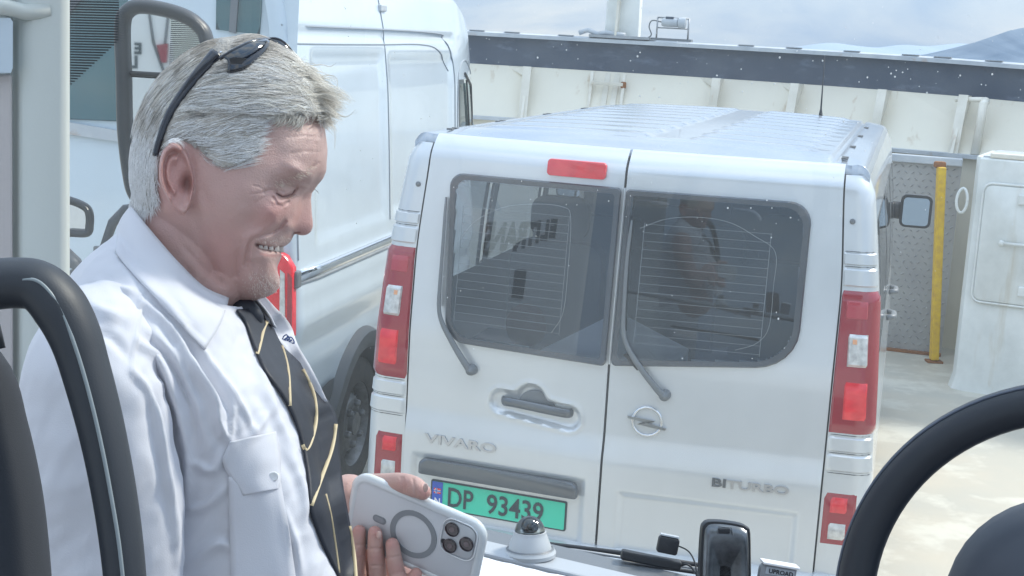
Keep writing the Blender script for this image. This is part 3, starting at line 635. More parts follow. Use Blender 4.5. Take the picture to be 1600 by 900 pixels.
text('plate_digits', '93439', .106, M['plateblack'], plt_, onplate(px0+.228, pz+.021), (1, -.07, 0), (0, 0, 1), .002, xs=.86, local=True, bold=.0012)
def surf_text(nm, s_, size, x, z, m, xs):
    text(nm, s_, size, m, van, (x, doorY(x, z)-.003, z), (1, -.07 if x < 0 else .07, 0), (0, 0, 1), .006, xs=xs, local=True, bold=.0012)
M['badge'] = mat('badge_chrome', (.50, .52, .56), .28, .85)
surf_text('model_lettering', 'VIVARO', .050, -.690, .782, M['badge'], 1.62)
surf_text('engine_lettering', 'BI', .042, .397, .772, M['darkchrome'], 1.62); surf_text('engine_lettering', 'TURBO', .042, .4515, .771, M['badge'], 1.58)
# round emblem with lightning bar
ec = np.array([.152, doorY(.152, .978)-.006, .978]); em = []
b = MB(); b.tube([ec+np.array([.052*math.cos(a), .003*math.cos(a), .052*math.sin(a)]) for a in np.linspace(0, 2*pi, 37)], .0052, 8, caps=False)
ebo = b.obj('round_emblem', M['chrome'], van, local=True, smooth=True)
bolt = [(-.071, .004), (.022, .004), (.002, -.006), (.071, -.017), (.062, -.008), (-.020, -.006), (-.002, .014), (-.066, .014)]
bolt = [(-.072, .016), (.030, .007), (.020, -.002), (-.012, -.001), (.072, -.016), (.066, -.025), (-.034, -.012), (-.018, -.002), (.008, -.003), (-.066, .006)]
MB().prism(bolt[::-1], ec+np.array([0, .002, 0]), (1, .07, 0), (0, 0, 1), (0, -1, 0), .010).obj('lightning_bar', M['chrome'], ebo, local=True)
# wipers
for s, pts in ((-1, [(-.668, 1.708), (-.664, 1.55), (-.662, 1.40), (-.658, 1.305), (-.640, 1.25), (-.60, 1.19), (-.557, 1.13), (-.520, 1.083)]), (1, [(.040, 1.692), (.036, 1.56), (.040, 1.42), (.048, 1.30), (.075, 1.235), (.125, 1.17), (.175, 1.115), (.208, 1.082)])):
    P_ = cat(pts, 5); n = len(P_)
    pp = [(x, YV(x, z)-.028-(0.006*math.sin(pi*i/n)), z) for i, (x, z) in enumerate(P_)]
    rr_ = [np.interp(i/n, [0, .05, .5, .6, .95, 1], [.003, .006, .0085, .010, .014, .010]) for i in range(n)]
    wp = MB().tube(pp, rr_, 8, flat=(1, .8)); wp = wp.obj('rear_wiper_arm', M['greyplastic'], van, local=True, smooth=True)
    bd = [(x+.004*s, YV(x, z)-.013, z) for x, z in cat(pts[:4], 5)]
    MB().tube(bd, .0045, 6, flat=(1, 1.4)).obj('wiper_blade', M['blackplastic'], wp, local=True)
    x, z = pts[-1]; MB().lathe((x, YV(x, z)-.0, z), (0, -1, 0), [(.022, 0), (.020, .02), (.015, .036), (0, .042)], 14).obj('pivot_cap', M['greyplastic'], wp, local=True, smooth=True)
MB().box((.085, YV(.085, 1.19)-.02, 1.195), (.075, .02, .014), ((.72, 0, -.69), (0, 1, 0), (.69, 0, .72))).obj('wiper_clip', M['blackplastic'], van, local=True, bevel=.003)
# bumper
b = MB()
for s in (1,):
    pth = [(-.93, .35), (-.93, .10), (-.86, 0.0), (-.6, -.05), (0, -.085), (.6, -.05), (.86, 0.0), (.93, .10), (.93, .35)]
    vs_ = [(x, y+o, z) for x, y in cat(pth, 5) for o, z in ((.05, .24), (0, .28), (-.01, .40), (0.0, .46), (.05, .49), (.16, .495))]; n = 6
    b.add(vs_, [[i*n+j, (i+1)*n+j, (i+1)*n+j+1, i*n+j+1] for i in range(len(vs_)//n-1) for j in range(n-1)])
b.obj('rear_bumper', M['silver'], van, local=True, smooth=True)
# side glass, door handles, mirrors, wheels, aerial
for s in (-1, 1):
    for y0, y1 in ((.33, 1.36), (1.46, 2.38), (2.48, 3.26)):
        b = MB(); zz = np.linspace(1.235, 1.735, 5)
        b.add([(s*(xo(z)+.003), y, z) for z in zz for y in (y0, y1)], [[2*k, 2*k+1, 2*k+3, 2*k+2] for k in range(4)]); b.obj('side_window', M['sideglass'], van, local=True, smooth=True)
        for ya in (y0, y1): b = MB(); b.add([(s*(xo(z)+.004), ya+q, z) for z in zz for q in (-.03, .03)], [[2*k, 2*k+1, 2*k+3, 2*k+2] for k in range(4)]); b.obj('window_surround', M['blackplastic'], van, local=True)
    for yy in (2.44, 3.25):
        MB().tube([(s*(xo(1.02)+.002), yy-.09, 1.02), (s*(xo(1.02)+.035), yy-.06, 1.02), (s*(xo(1.02)+.035), yy+.06, 1.02), (s*(xo(1.02)+.002), yy+.09, 1.02)], .015, 8).obj('side_door_handle', M['greyplastic'], van, local=True, smooth=True)
    for yy in (.95, 4.05):
        wv = MB(); wv.lathe((s*.70, yy, .33), (s, 0, 0), [(.0, 0), (.20, .0), (.31, .02), (.33, .06), (.33, .16), (.31, .20), (.21, .205), (.20, .17), (.05, .15), (0, .15)], 28); wv.obj('wheel', M['tyre'], van, local=True, auto=40)
mp0 = vlp(1409, 303, 3.62); mp1 = vlp(1453, 358, 3.62); mcx, mcz = (mp0[0]+mp1[0])/2, (mp0[2]+mp1[2])/2; mw, mh = abs(mp1[0]-mp0[0]), abs(mp0[2]-mp1[2])
for s in (1, -1):
    hs = MB(); hs.prism(rrect(s*mcx-mw/2, mcz-mh/2, s*mcx+mw/2, mcz+mh/2, .035), (0, 3.62, 0), (1, 0, 0), (0, 0, 1), (0, 1, 0), .10, .035); ho = hs.obj('wing_mirror', M['blackplastic'], van, local=True, auto=35)
    MB().prism(rrect(s*mcx-mw/2+.016, mcz-mh/2+.016, s*mcx+mw/2-.016, mcz+mh/2-.016, .022), (0, 3.606-.10*mcz-s*.06*s*mcx, 0), (1, s*.06, 0), (0, .10, 1), (0, -1, 0), .003).obj('mirror_glass', mat('mirror', (.34, .38, .41), .12, 1.), ho, local=True)
    MB().tube([(s*(xo(1.3)-.02), 3.66, mcz-.005), (s*(mcx-mw/2+.02), 3.66, mcz-.005)], .05, 8, flat=(1, .5)).obj('mirror_arm', M['blackplastic'], ho, local=True, smooth=True)
ab = vlp(1283, 172, 3.15); az = roofz(ab[0], 3.15, .1)
an = MB().tube([(ab[0], 3.15, az), (ab[0], 3.13, az+.04), (ab[0], 3.02, az+.33)], [.012, .005, .0015], 8).obj('aerial', M['blackplastic'], van, local=True, smooth=True)
# inside the van
b = MB(); b.box((0, .55, 1.02), (1.5, .9, .03)); b.obj('load_cover', M['vanint'], van, local=True)
for yy in (1.15, 2.2, 3.0):
    for xx in (-.5, .0, .5):
        b = MB(); b.prism(rrect(xx-.21, .8, xx+.21, 1.42, .08), (0, yy, 0), (1, 0, 0), (0, 0, 1), (0, 1, 0), .14, .03); b.prism(rrect(xx-.13, 1.43, xx+.13, 1.62, .06), (0, yy+.02, 0), (1, 0, 0), (0, 0, 1), (0, 1, 0), .09, .03)
        b.obj('passenger_seat', M['seatcloth'], van, local=True, auto=40)
q = vlp(822, 508, .45); MB().sphere(q, .085, 16, 12, (1, .6, 1.05)).obj('red_headrest', M['darkredcloth'], van, local=True, smooth=True)
pts = [vlp(834, 552, .09), vlp(955, 492, .10), vlp(985, 497, .10), vlp(1076, 545, .12), vlp(1062, 578, .09), vlp(940, 600, .05)]
MB().add(pts+[p-np.array([0, 0, .05]) for p in pts], [[0, 1, 2, 3, 4, 5], [11, 10, 9, 8, 7, 6]]+[[k, (k+1) % 6, 6+(k+1) % 6, 6+k] for k in range(6)]).obj('reflection_sheet', mat('reflection_white', (.85, .88, .92), .6), van, local=True)  # pale sheet standing in for the bus front's reflection in the rear glass

# ================================================================== WHITE HIGH-ROOF VAN (own frame at its rear right foot: x right, y forward)
th2 = math.atan(470/F); WF = np.array([math.sin(th2), math.cos(th2), 0]); WR = np.array([math.cos(th2), -math.sin(th2), 0])
wo = ray(465, 440)*6.0+CAM; wo = np.array([wo[0], wo[1], 0.])
wv = empty('white_van', wo, 'tall white high-roof panel van parked left of the silver van, behind the man', 'van', rotz=-th2)
def WS(px, py):
    p = hitplane(px, py, wo, WR)-wo; return float(p@WF), float(p[2])
def WRr(px, py, yy=0.):
    p = hitplane(px, py, wo+WF*yy, WF)-wo; return float(p@WR), float(p[2])
def wx(y, z):
    """body side surface"""
    x = float(np.interp(z, [.3, .6, .95, 1.15, 1.22, 1.28, 2.0, 2.3, 2.5, 2.62], [-.05, -.01, .0, .0, -.012, -.02, -.06, -.09, -.13, -.24]))
    x -= .20*max(0, (y-2.75)/1.0)**2 if y > 2.75 else 0
    if y < .08: x -= .07*(1-math.sqrt(max(0, 1-((.08-y)/.08)**2)))
    # pressed panel fields
    for (y0, y1, z0, z1) in ((.30, 1.30, 1.36, 2.18), (1.42, 2.62, 1.36, 2.16)):
        d = min(y-y0, y1-y, z-z0, z1-z); x -= .016*sstep(d/.05+.5)
    x -= .014*math.exp(-((z-2.268)/.016)**2)*(.05 < y < 2.7)
    x += .010*math.exp(-((z-1.02)/.05)**2)-.012*math.exp(-((z-.90)/.05)**2)
    return x
def wtop(y): return 2.62 if y < 2.0 else 2.62-.30*((y-2.0)/1.3)**2 if y < 3.2 else max(1.25, 2.364-(y-3.2)*.95) if y < 4.4 else 1.25-(y-4.4)*.5
wy = sorted(list(np.arange(0, .1, .02))+list(np.arange(.1, 3.3, .03))+[3.4, 3.6, 3.9, 4.2, 4.4, 4.8, 5.2]); wz = list(np.arange(.30, 2.63, .025)); nv = len(wz)
vs_ = []; fs = []
AC = (.905, .36); AR = .42
for y in wy:
    for z in wz:
        zz = .30+(z-.30)/(2.62-.30)*(wtop(y)-.30) if z > 1.2 else z
        if y > 2: zz = min(z, wtop(y))
        vs_.append((wx(y, zz), y, zz))
for i in range(len(wy)-1):
    for j in range(nv-1):
        ym, zm = (wy[i]+wy[i+1])/2, (wz[j]+wz[j+1])/2
        if (ym-AC[0])**2+(zm-AC[1])**2 < (AR-.03)**2 or (ym-4.3)**2+(zm-AC[1])**2 < .40**2: continue
        if 2.78 < ym < 3.52 and 1.55 < zm < 2.02: continue
        fs.append([i*nv+j, (i+1)*nv+j, (i+1)*nv+j+1, i*nv+j+1])
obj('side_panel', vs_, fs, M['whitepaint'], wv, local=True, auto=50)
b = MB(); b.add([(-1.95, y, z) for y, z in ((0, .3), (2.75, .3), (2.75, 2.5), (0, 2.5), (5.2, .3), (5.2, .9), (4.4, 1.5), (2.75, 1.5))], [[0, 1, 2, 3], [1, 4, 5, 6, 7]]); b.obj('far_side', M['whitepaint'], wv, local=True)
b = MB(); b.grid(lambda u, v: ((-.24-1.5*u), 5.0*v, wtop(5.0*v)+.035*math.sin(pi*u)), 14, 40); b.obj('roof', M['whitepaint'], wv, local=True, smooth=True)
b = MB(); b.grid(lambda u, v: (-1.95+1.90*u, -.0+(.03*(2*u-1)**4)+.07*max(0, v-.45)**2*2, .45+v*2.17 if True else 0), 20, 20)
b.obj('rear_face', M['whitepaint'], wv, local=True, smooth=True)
def rearY(x, z): u = (x+1.95)/1.9; v = (z-.45)/2.17; return .03*(2*u-1)**4+.14*max(0, v-.45)**2
# panel joints on the side
def sline(pts, m=M['gap'], r=.004, nm='panel_joint', off=.0015):
    P_ = cat(pts, 8); return MB().tube([(wx(y, z)+off, y, z) for y, z in P_], r, 5).obj(nm, m, wv, local=True)
jm = mat('joint_grey', (.30, .34, .38), .6)  # mid grey for the panel joint lines
sline([(1.36, 1.33), (1.36, 1.8), (1.34, 2.25), (1.31, 2.6)], jm, .0035)
sline([(.0, 2.225), (.6, 2.225), (1.3, 2.228), (2.0, 2.232), (2.35, 2.2), (2.60, 2.08)], jm, .0035)
sline([(2.66, 1.3), (2.68, 1.8), (2.66, 2.12), (2.5, 2.26), (2.2, 2.30), (.02, 2.30)], jm, .0045)
sline([(2.74, 1.45), (2.745, 1.9), (2.80, 2.08), (3.0, 2.14), (3.35, 2.05)], jm, .004)
sline([(.06, 1.3), (.06, 2.0), (.06, 2.55)], jm, .0035)
MB().box((wx(1.36, 2.40)+.004, 1.36, 2.41), (.02, .10, .035)).obj('roof_badge', M['railgrey'], wv, local=True, bevel=.006)
MB().tube([(wx(y, 1.23)+.016, y, 1.232) for y in np.linspace(.04, 2.6, 12)], .020, 10, flat=(1.3, .55)).obj('trim_strip', M['chrome'], wv, local=True, smooth=True)
MB().tube([(wx(y, 1.2)+.010, y, 1.202) for y in np.linspace(.04, 2.6, 12)], .010, 8, flat=(1.2, .5)).obj('trim_edge', M['railgrey'], wv, local=True, smooth=True)
MB().box((wx(.03, 1.22)+.012, .015, 1.225), (.04, .05, .075)).obj('trim_end_cap', M['greyplastic'], wv, local=True, bevel=.008)
# arch, wheel
b = MB(); aa = np.linspace(rad(-8), rad(188), 30); vs_ = []
for a in aa:
    for rr_, ox in ((AR-.045, -.10), (AR-.045, .035), (AR-.02, .05), (AR+.035, .045), (AR+.055, .0)):
        y, z = AC[0]+rr_*math.cos(a), AC[1]+rr_*math.sin(a)*1.02; vs_.append((wx(y, max(.3, z))+ox, y, z))
b.add(vs_, [[i*5+j, i*5+j+1, (i+1)*5+j+1, (i+1)*5+j] for i in range(29) for j in range(4)]); b.obj('wheel_arch', M['archplastic'], wv, local=True, auto=50)
gq = [(y, z) for y in np.linspace(.0, .50, 8) for z in (.30, .52+.16*sstep(y/.42))]; b = MB(); b.add([(wx(y, z)+.012, y, z) for y, z in gq]+[(-.10, .0, .3), (-.10, .0, .5)], [[2*k, 2*k+2, 2*k+3, 2*k+1] for k in range(7)]+[[16, 0, 1, 17]]); b.obj('corner_guard', M['archplastic'], wv, local=True)
b = MB(); b.add([(-.2, y, z) for y, z in ((.3, .3), (1.6, .3), (1.6, 1.0), (.3, 1.0))], [[0, 1, 2, 3]]); b.obj('arch_liner', M['gap'], wv, local=True)
for yy in (AC[0], 4.3):
    b = MB(); b.lathe((-.235, yy, .345), (1, 0, 0), [(.20, 0), (.33, .01), (.345, .05), (.345, .18), (.335, .215), (.30, .228), (.235, .232), (.215, .222), (.212, .20)], 40); w_ = b.obj('wheel', M['tyre'], wv, local=True, auto=35)
    b = MB(); b.lathe((-.235, yy, .345), (1, 0, 0), [(.214, .215), (.205, .20), (.195, .15), (.16, .165), (.13, .20), (.09, .205), (.06, .19), (.058, .22), (.0, .225)], 40); b.obj('rim', M['rimgrey'], w_, local=True, auto=30)
    b = MB()
    for k in range(10): a = 2*pi*k/10; b.sphere((-.235+.165, yy+.165*math.cos(a), .345+.165*math.sin(a)), .022, 8, 6, (.5, 1, 1))
    b.obj('vent_hole', M['gap'], w_, local=True)
    for k in range(6):
        a = 2*pi*k/6+.3; MB().lathe((-.235+.19, yy+.105*math.cos(a), .345+.105*math.sin(a)), (1, 0, 0), [(.019, 0), (.019, .03), (.012, .04), (0, .04)], 6).obj('wheel_nut', M['rimgrey'], w_, local=True)
# tail light on the rear corner
b = MB(); tz0, tz1 = .98, 1.34
poly = [(-.16, tz1-.01), (-.10, tz1+.015), (-.045, tz1-.012), (-.012, tz1-.06), (-.004, tz0), (-.15, tz0-.02)]
b.prism(poly, (0, .01, 0), (1, .0, 0), (0, 0, 1), (0, -1, 0), .045, .012); tl = b.obj('tail_light', M['redlens'], wv, local=True, auto=40)
MB().prism([(-.066, tz1-.07), (-.045, tz1-.085), (-.036, tz0+.02), (-.062, tz0+.01)], (0, -.034, 0), (1, 0, 0), (0, 0, 1), (0, -1, 0), .006).obj('clear_strip', M['clearlens'], tl, local=True)
MB().prism([(-.032, tz1-.08), (-.012, tz1-.10), (-.006, tz0+.0), (-.028, tz0-.005)], (0, -.034, 0), (1, 0, 0), (0, 0, 1), (0, -1, 0), .004).obj('dark_edge', M['darkredlens'], tl, local=True)
# rear glass
def rpoly(name, pix, m, d=.012, off=.012, par=None):
    P_ = [WRr(*q) for q in pix]; b = MB(); n = len(P_)
    vs_ = [(x, rearY(x, z)-off, z) for x, z in P_]+[(x, rearY(x, z)-off+d, z) for x, z in P_]
    b.add(vs_, [list(range(n)), list(range(n, 2*n))[::-1]]+[[k, (k+1) % n, n+(k+1) % n, n+k] for k in range(n)]); return b.obj(name, m, par or wv, local=True)
rpoly('rear_window', [(334, -60), (404, -60), (403, 20), (401, 54), (335, 46)], M['tealglass'])
rpoly('window_pillar', [(360, -60), (372, -60), (366, 52), (356, 50)], M['greyplastic'], off=.018)
rpoly('rear_window', [(20, -60), (196, -60), (193, 190), (100, 186), (20, 170)], M['tealglass'])
rpoly('window_sill', [(20, 172), (100, 189), (193, 205), (193, 222), (100, 208), (20, 192)], M['railgrey'], off=.02)
rpoly('window_curtain', [(100, 30), (170, -60), (20, -60), (20, 170)], M['greyplastic'], off=.0135, d=.004)
# door window
b = MB(); zz = [1.60, 1.7, 1.8, 1.9, 2.0]; 
b.add([(wx(y, z)+.004, y, z) for z in zz for y in (2.80, 3.10, 3.40-(z-1.6)*.35)], [[3*k+j, 3*k+j+1, 3*k+j+4, 3*k+j+3] for k in range(4) for j in range(2)]); b.obj('door_window', M['cabglass'], wv, local=True, smooth=True)
MB().tube([(wx(y, z)+.008, y, z) for y, z in ((3.12, 1.58), (3.06, 1.8), (2.98, 2.02))], .006, 6).obj('window_divider', M['blackplastic'], wv, local=True)
MB().tube([(wx(y, z)+.006, y, z) for y, z in ((3.52, 1.58), (3.40, 1.8), (3.22, 1.98), (2.95, 2.06))], .009, 6).obj('window_frame', M['blackplastic'], wv, local=True)

# ================================================================== THE BUS WE LOOK OUT OF
M['buswhite'] = mat('bus_trim', (.54, .57, .54), .5, bump=.05, bscale=200)
M['buspanel'] = mat('bus_lining', (.48, .45, .44), .75, bump=.2, bscale=300)
M['buspaint'] = mat('bus_paint', (.75, .76, .76), .3)
M['dust'] = mat('dust_speck', (.72, .76, .8), .8)
M['seatblack'] = mat('seat_plastic', (.03, .036, .046), .5, bump=.06, bscale=700)
M['seatfabric'] = mat('seat_fabric', (.035, .04, .05), .95, bump=.15, bscale=900)
M['screen'] = glass_mat('windscreen_glass', (.97, .985, .975), 1.35, veil=.042, veilcol=(.88, .95, .97))
bus = empty('bus', (0, 1.0, 1.05), 'pale trimmed bus cab we look out of, with wide dusty windscreen', 'bus')
# windscreen: two panes' worth of one big sheet, leaning slightly
WSY = 2.45
def wsy(z): return WSY-.06*(z-1.6)
ws = MB().add([(-.9, wsy(1.2), 1.2), (1.7, wsy(1.2), 1.2), (1.7, wsy(3.34), 3.34), (-.9, wsy(3.34), 3.34)], [[0, 1, 2, 3]]).obj('windscreen', M['screen'], bus)
rs = np.random.default_rng(12); b = MB()
specks = [(885,78),(903,92),(985,95),(1000,82),(996,88),(1063,130),(1075,128),(1158,108),(1245,80),(1270,95),(1285,95),(1218,90),(1388,105),(1392,115),(1400,110),(1398,120),(1410,113),(1418,108),(1436,135),(1465,112),(1533,132),(1540,133),(1550,116),(1160,143),(1175,130),(1210,131),(1342,128),(1355,121),(1448,145),(1120,118),(1137,325),(1173,325),(1198,313),(1206,325),(1235,340),(1205,371),(1216,498),(1213,488),(1066,560),(1175,560),(985,306),(951,314),(815,283),(1018,285),(740,545),(660,690),(805,700),(1090,240),(1000,150),(1290,210),(1318,190),(1030,152),(1260,170),(760,60),(840,90),(1330,88),(1500,118)]
for x, y in specks:
    p = hitplane(x, y, (0, WSY-.04, 2.3), np.array([0, 1, .06])); b.sphere(p-np.array([0, .001, 0]), .0013*rs.uniform(.6, 1.35), 6, 4, (1, .3, rs.uniform(.8, 1.3)))
for _ in range(230):
    x = rs.uniform(420, 1600); y = rs.uniform(0, 640)*rs.uniform(.3, 1)
    p = hitplane(x, y, (0, WSY-.04, 2.3), np.array([0, 1, .06])); b.sphere(p-np.array([0, .001, 0]), .00062*rs.uniform(.6, 1.5), 5, 3, (1, .3, rs.uniform(.6, 2)))
b.obj('dust_specks', M['dust'], ws, kind='stuff')
# left pillar with its lining
def bp(px, py, d): return W(px, py, d)
DP = 2.0
prof = [(-24, 0.), (12, 0.), (20, .012), (26, .012), (32, 0.), (38, -.005), (52, -.008), (92, -.008), (102, -.004), (107, .006), (109, .03), (109, .12), (-24, .12)]
b = MB(); vs_ = []
for py in (-300, 0, 200, 460, 1300):
    for px, dd in prof: vs_.append(bp(px, py, DP+dd))
n = len(prof); b.add(vs_, [[i*n+j, (i+1)*n+j, (i+1)*n+(j+1) % n, i*n+(j+1) % n] for i in range(4) for j in range(n)]); b.obj('pillar', M['buswhite'], bus, auto=70)
b = MB(); poly = [(-200, -200), (21, -200), (21, 410), (-200, 410)]
vs_ = [bp(x, y, DP-.006) for x, y in ((-23, 116), (19, 116), (21, 700), (-23, 700))]+[bp(x, y, DP+.02) for x, y in ((-23, 116), (19, 116), (21, 700), (-23, 700))]
b.add(vs_, [[0, 1, 2, 3], [7, 6, 5, 4], [0, 4, 5, 1], [1, 5, 6, 2]]); b.obj('pillar_lining', M['buspanel'], bus, bevel=.004)
vs_ = [bp(x, y, DP-dd) for dd in (.004, .022) for x, y in ((-23, 28), (16, 28), (20, 34), (20, 106), (17, 114), (-23, 113))]
MB().add(vs_, [[6, 7, 8, 9, 10, 11], [0, 1, 7, 6], [1, 2, 8, 7], [2, 3, 9, 8], [3, 4, 10, 9], [4, 5, 11, 10]]).obj('sun_blind_housing', mat('blind_housing', (.50, .58, .64), .4), bus, auto=40)
MB().tube([bp(-22, 10, DP-.02), bp(10, 12, DP-.02), bp(40, 20, DP-.008), bp(80, 18, DP+.0)], .012, 10).obj('head_trim', M['buswhite'], bus, smooth=True)
# roof lining, side rails, floor and the panel above the glass
MB().box((.35, -.65, 3.42), (2.9, 1.9, .06)).obj('ceiling', M['buspaint'], bus)
MB().box((.35, 1.34, 3.42), (2.9, 2.06, .01)).obj('added_sun_pane', glass_mat('added_sun_pane', (.93, .95, .95), 1.3), bus)  # unseen pane added in the roof so sunlight reaches the man
MB().box((.4, 2.38, 3.40), (2.7, .05, .10)).obj('header_panel', M['buspaint'], bus)
MB().box((.4, .4, 1.02), (2.7, 4.1, .06)).obj('floor', mat('bus_floor', (.10, .10, .11), .7), bus)
for xx in (-1.02, 1.72): MB().box((xx, .4, 1.35), (.06, 4.1, .66)).obj('side_wall', M['buspaint'], bus); MB().box((xx, .4, 3.38), (.06, 4.1, .08)).obj('cant_rail', M['buspaint'], bus)
MB().box((.4, 2.50, .92), (2.7, .05, .60)).obj('front_panel', M['buspaint'], bus)
# printed shade lines in the corner of the glass
b = MB()
for k in range(34):
    y = -6+k*4.15; xr = min(186, 190-(y-58)*1.06) if y > 58 else 186
    if xr < 112: continue
    a, c = hitplane(106, y-.3, (0, WSY-.075, 2.5), np.array([0, 1, .06])), hitplane(xr, y+(xr-106)*.02, (0, WSY-.075, 2.5), np.array([0, 1, .06])); b.bar(a, c, .0006, .0024)
b.obj('shade_lines', M['blackplastic'], bus, kind='stuff')
# lettered white panel left of the cab: it stands mirrored in the silver van's rear glass
cp = MB(); cp.prism(rrect(-3.1, .90, -1.50, 2.60, .10), (0, 2.50, 0), X, Z, Yv, .03, .006); cpo = cp.obj('front_corner_panel', mat('corner_panel', (.80, .82, .84), .5), bus, auto=40)
xx = -1.735
for k, ch in enumerate('ELITRANS'):
    h = .095+.013*k; wch = {'I': .030, 'N': .085, 'A': .085}.get(ch, .068)*(.85+.05*k)
    text('letter', ch, h/.70, M['plateblack'], cpo, (xx, 2.532, 1.845-.019*k), (-1, 0, 0), (0, 0, 1), .002, xs=.62, bold=.010); xx -= wch*.98
MB().box((-1.955, 2.535, 1.55), (.085, .006, .17)).obj('black_tag', M['plateblack'], cpo)
# dashboard ledge and paper on it
la, lb = W(735, 856, 2.06), W(985, 915, 2.0); dv = lb-la; dv /= np.linalg.norm(dv)
db = empty('dashboard', (la+lb)/2, 'pale grey dashboard ledge under the windscreen, below the dome camera', 'dashboard')
MB().bar(la-dv*.8, lb+dv*.5, .05, .016).obj('ledge', mat('dash_grey', (.42, .45, .48), .45), db, bevel=.004)
MB().bar(la-dv*.8+np.array([0, .06, -.012]), lb+dv*.5+np.array([0, .06, -.012]), .10, .012).obj('rear_shelf', M['greyplastic'], db, bevel=.004)
vs_ = []; nx, ny = 26, 10
for i in range(nx):
    for j in range(ny):
        px = 690+i*12; yy = 868+.245*(px-745)+j*9; p = W(px, yy, 1.99-.012*j); p[2] += .003*noise.noise(Vector((i*.35, j*.5, 1)))+.002*math.sin(i*.9+j*.3)*(j/9); vs_.append(p)
pp = obj('paper', vs_, [[i*ny+j, i*ny+j+1, (i+1)*ny+j+1, (i+1)*ny+j] for i in range(nx-1) for j in range(ny-1)], M['paper'], None, smooth=True, solid=.0006)
tag(pp, 'crumpled white paper lying on the dashboard in front of the dome camera', 'paper')
# wiper outside the glass
wp = empty('windscreen_wiper', W(900, 850, 2.55), 'long black windscreen wiper resting low across the glass', 'wiper')
MB().tube([W(700, 834, 2.56), W(860, 851, 2.56), W(1000, 868, 2.55), W(1095, 884, 2.55)], .0052, 8).obj('wiper_arm', M['blackplastic'], wp, smooth=True)
MB().tube([W(700, 845, 2.53), W(900, 868, 2.53), W(1100, 896, 2.53)], .004, 8).obj('wiper_blade', M['blackplastic'], wp, smooth=True)
MB().tube([W(700, 839, 2.545), W(900, 860, 2.545), W(1100, 890, 2.545)], .0032, 8).obj('wiper_spring', M['steel'], wp, smooth=True)
# dome camera
dc0 = W(828, 866, 2.05); sc_ = 2.05/F; up = (U_*1.0-_f*.10); up /= np.linalg.norm(up)
dc = empty('dome_camera', dc0, 'small white dome camera with clear bubble on the dashboard', 'camera')
MB().lathe(dc0, up, [(0, -.002), (40*sc_, -.002), (41*sc_, 4*sc_), (38*sc_, 9*sc_), (34*sc_, 10*sc_), (33*sc_, 14*sc_), (30*sc_, 22*sc_), (27*sc_, 30*sc_), (25.5*sc_, 34*sc_), (25.5*sc_, 37*sc_), (20*sc_, 37*sc_), (0, 36*sc_)], 40).obj('housing', mat('camera_white', (.50, .53, .55), .3), dc, auto=30)
MB().lathe(dc0, up, [(38.5*sc_, 8.5*sc_), (35*sc_, 11*sc_)], 40).obj('base_groove', M['greyplastic'], dc)
d2 = dc0+up*36*sc_; prof = [(23.5*sc_*math.cos(a), 23.5*sc_*math.sin(a)*1.05) for a in np.linspace(0, pi/2, 12)]
MB().lathe(d2, up, prof, 32).obj('bubble', glass_mat('clear_bubble', (.86, .9, .9), 1.5), dc, smooth=True)
MB().sphere(d2+up*9*sc_, 14*sc_, 16, 10).obj('lens_ball', mat('lens_black', (.015, .017, .02), .15, coat=1), dc, smooth=True)
MB().lathe(d2+up*9*sc_, -_f+R_*.5, [(6*sc_, 12*sc_), (6*sc_, 17*sc_), (4*sc_, 17.5*sc_), (0, 16*sc_)], 14).obj('lens', M['darkchrome'], dc, smooth=True)
MB().lathe(d2, up, [(24.5*sc_, 1*sc_), (25.2*sc_, 0), (24.8*sc_, 1.6*sc_)], 32).obj('rim', M['white'], dc, smooth=True)
# black strip unit, aerial box, upright mirror back, ticket box
bu = W(1017, 875, 2.1); e1 = W(1063, 885, 2.1)-W(970, 866, 2.1); l1 = np.linalg.norm(e1); e1 /= l1; e3 = U_-e1*np.dot(U_, e1); e3 /= np.linalg.norm(e3); e2 = np.cross(e1, e3)
o_ = MB().box(bu, (l1, .02, .0145), (e1, e2, e3)).obj('strip_unit', M['blackplastic'], None, bevel=.003); tag(o_, 'flat black strip shaped unit lying along the foot of the windscreen', 'device')
MB().tube(cat([bu+e1*l1/2, W(1072, 882, 2.08), W(1080, 886, 2.08), W(1090, 900, 2.06)], 5), .0016, 6).obj('lead', M['blackplastic'], o_, smooth=True)
bu = W(1043, 851, 2.1)
o_ = MB().prism(rrect(-.0158, -.0125, .0158, .0125, .004), bu, e1, e3, -e2 if np.dot(e2, _f) > 0 else e2, .012, .003).obj('aerial_box', M['blackplastic'], None, auto=30); tag(o_, 'little square black aerial box with a thin curved cable', 'aerial')
MB().tube(cat([W(1060, 853, 2.09), W(1074, 860, 2.08), W(1083, 872, 2.07), W(1088, 892, 2.06), W(1088, 925, 2.05)], 6), .0013, 6).obj('cable', M['blackplastic'], o_, smooth=True)
MB().box(bu+e3*.0145-_f*.004, (.028, .012, .0022), (e1, e2, e3)).obj('top_edge', M['railgrey'], o_)
s2 = 1.95/F; mc = W(1131, 870, 1.95); mr = empty('upright_mirror', mc, 'upright mirror housing with black rim, grey back and top catch', 'mirror')
out_ = cat([(-40, -70), (-40, -20), (-37, 40), (-32, 54), (-22, 58), (0, 57), (24, 53), (35, 48), (40, 38), (41, -20), (41, -70)], 4)*s2
MB().prism(out_[::-1], mc+_f*.006, R_, U_, -_f, .018, .004).obj('rim', mat('mirror_rim', (.012, .014, .018), .3), mr, auto=40)
inn = out_*np.array([.88, .93])-np.array([0, .0]); b = MB(); k = len(inn); vs_ = []
for i, (f_, dd) in enumerate(((1, .014), (.93, .022), (.8, .024), (.55, .019), (.25, .012))):
    for x, y in inn: vs_.append(mc+R_*x*f_+U_*((y+.03)*f_-.03)-_f*dd)
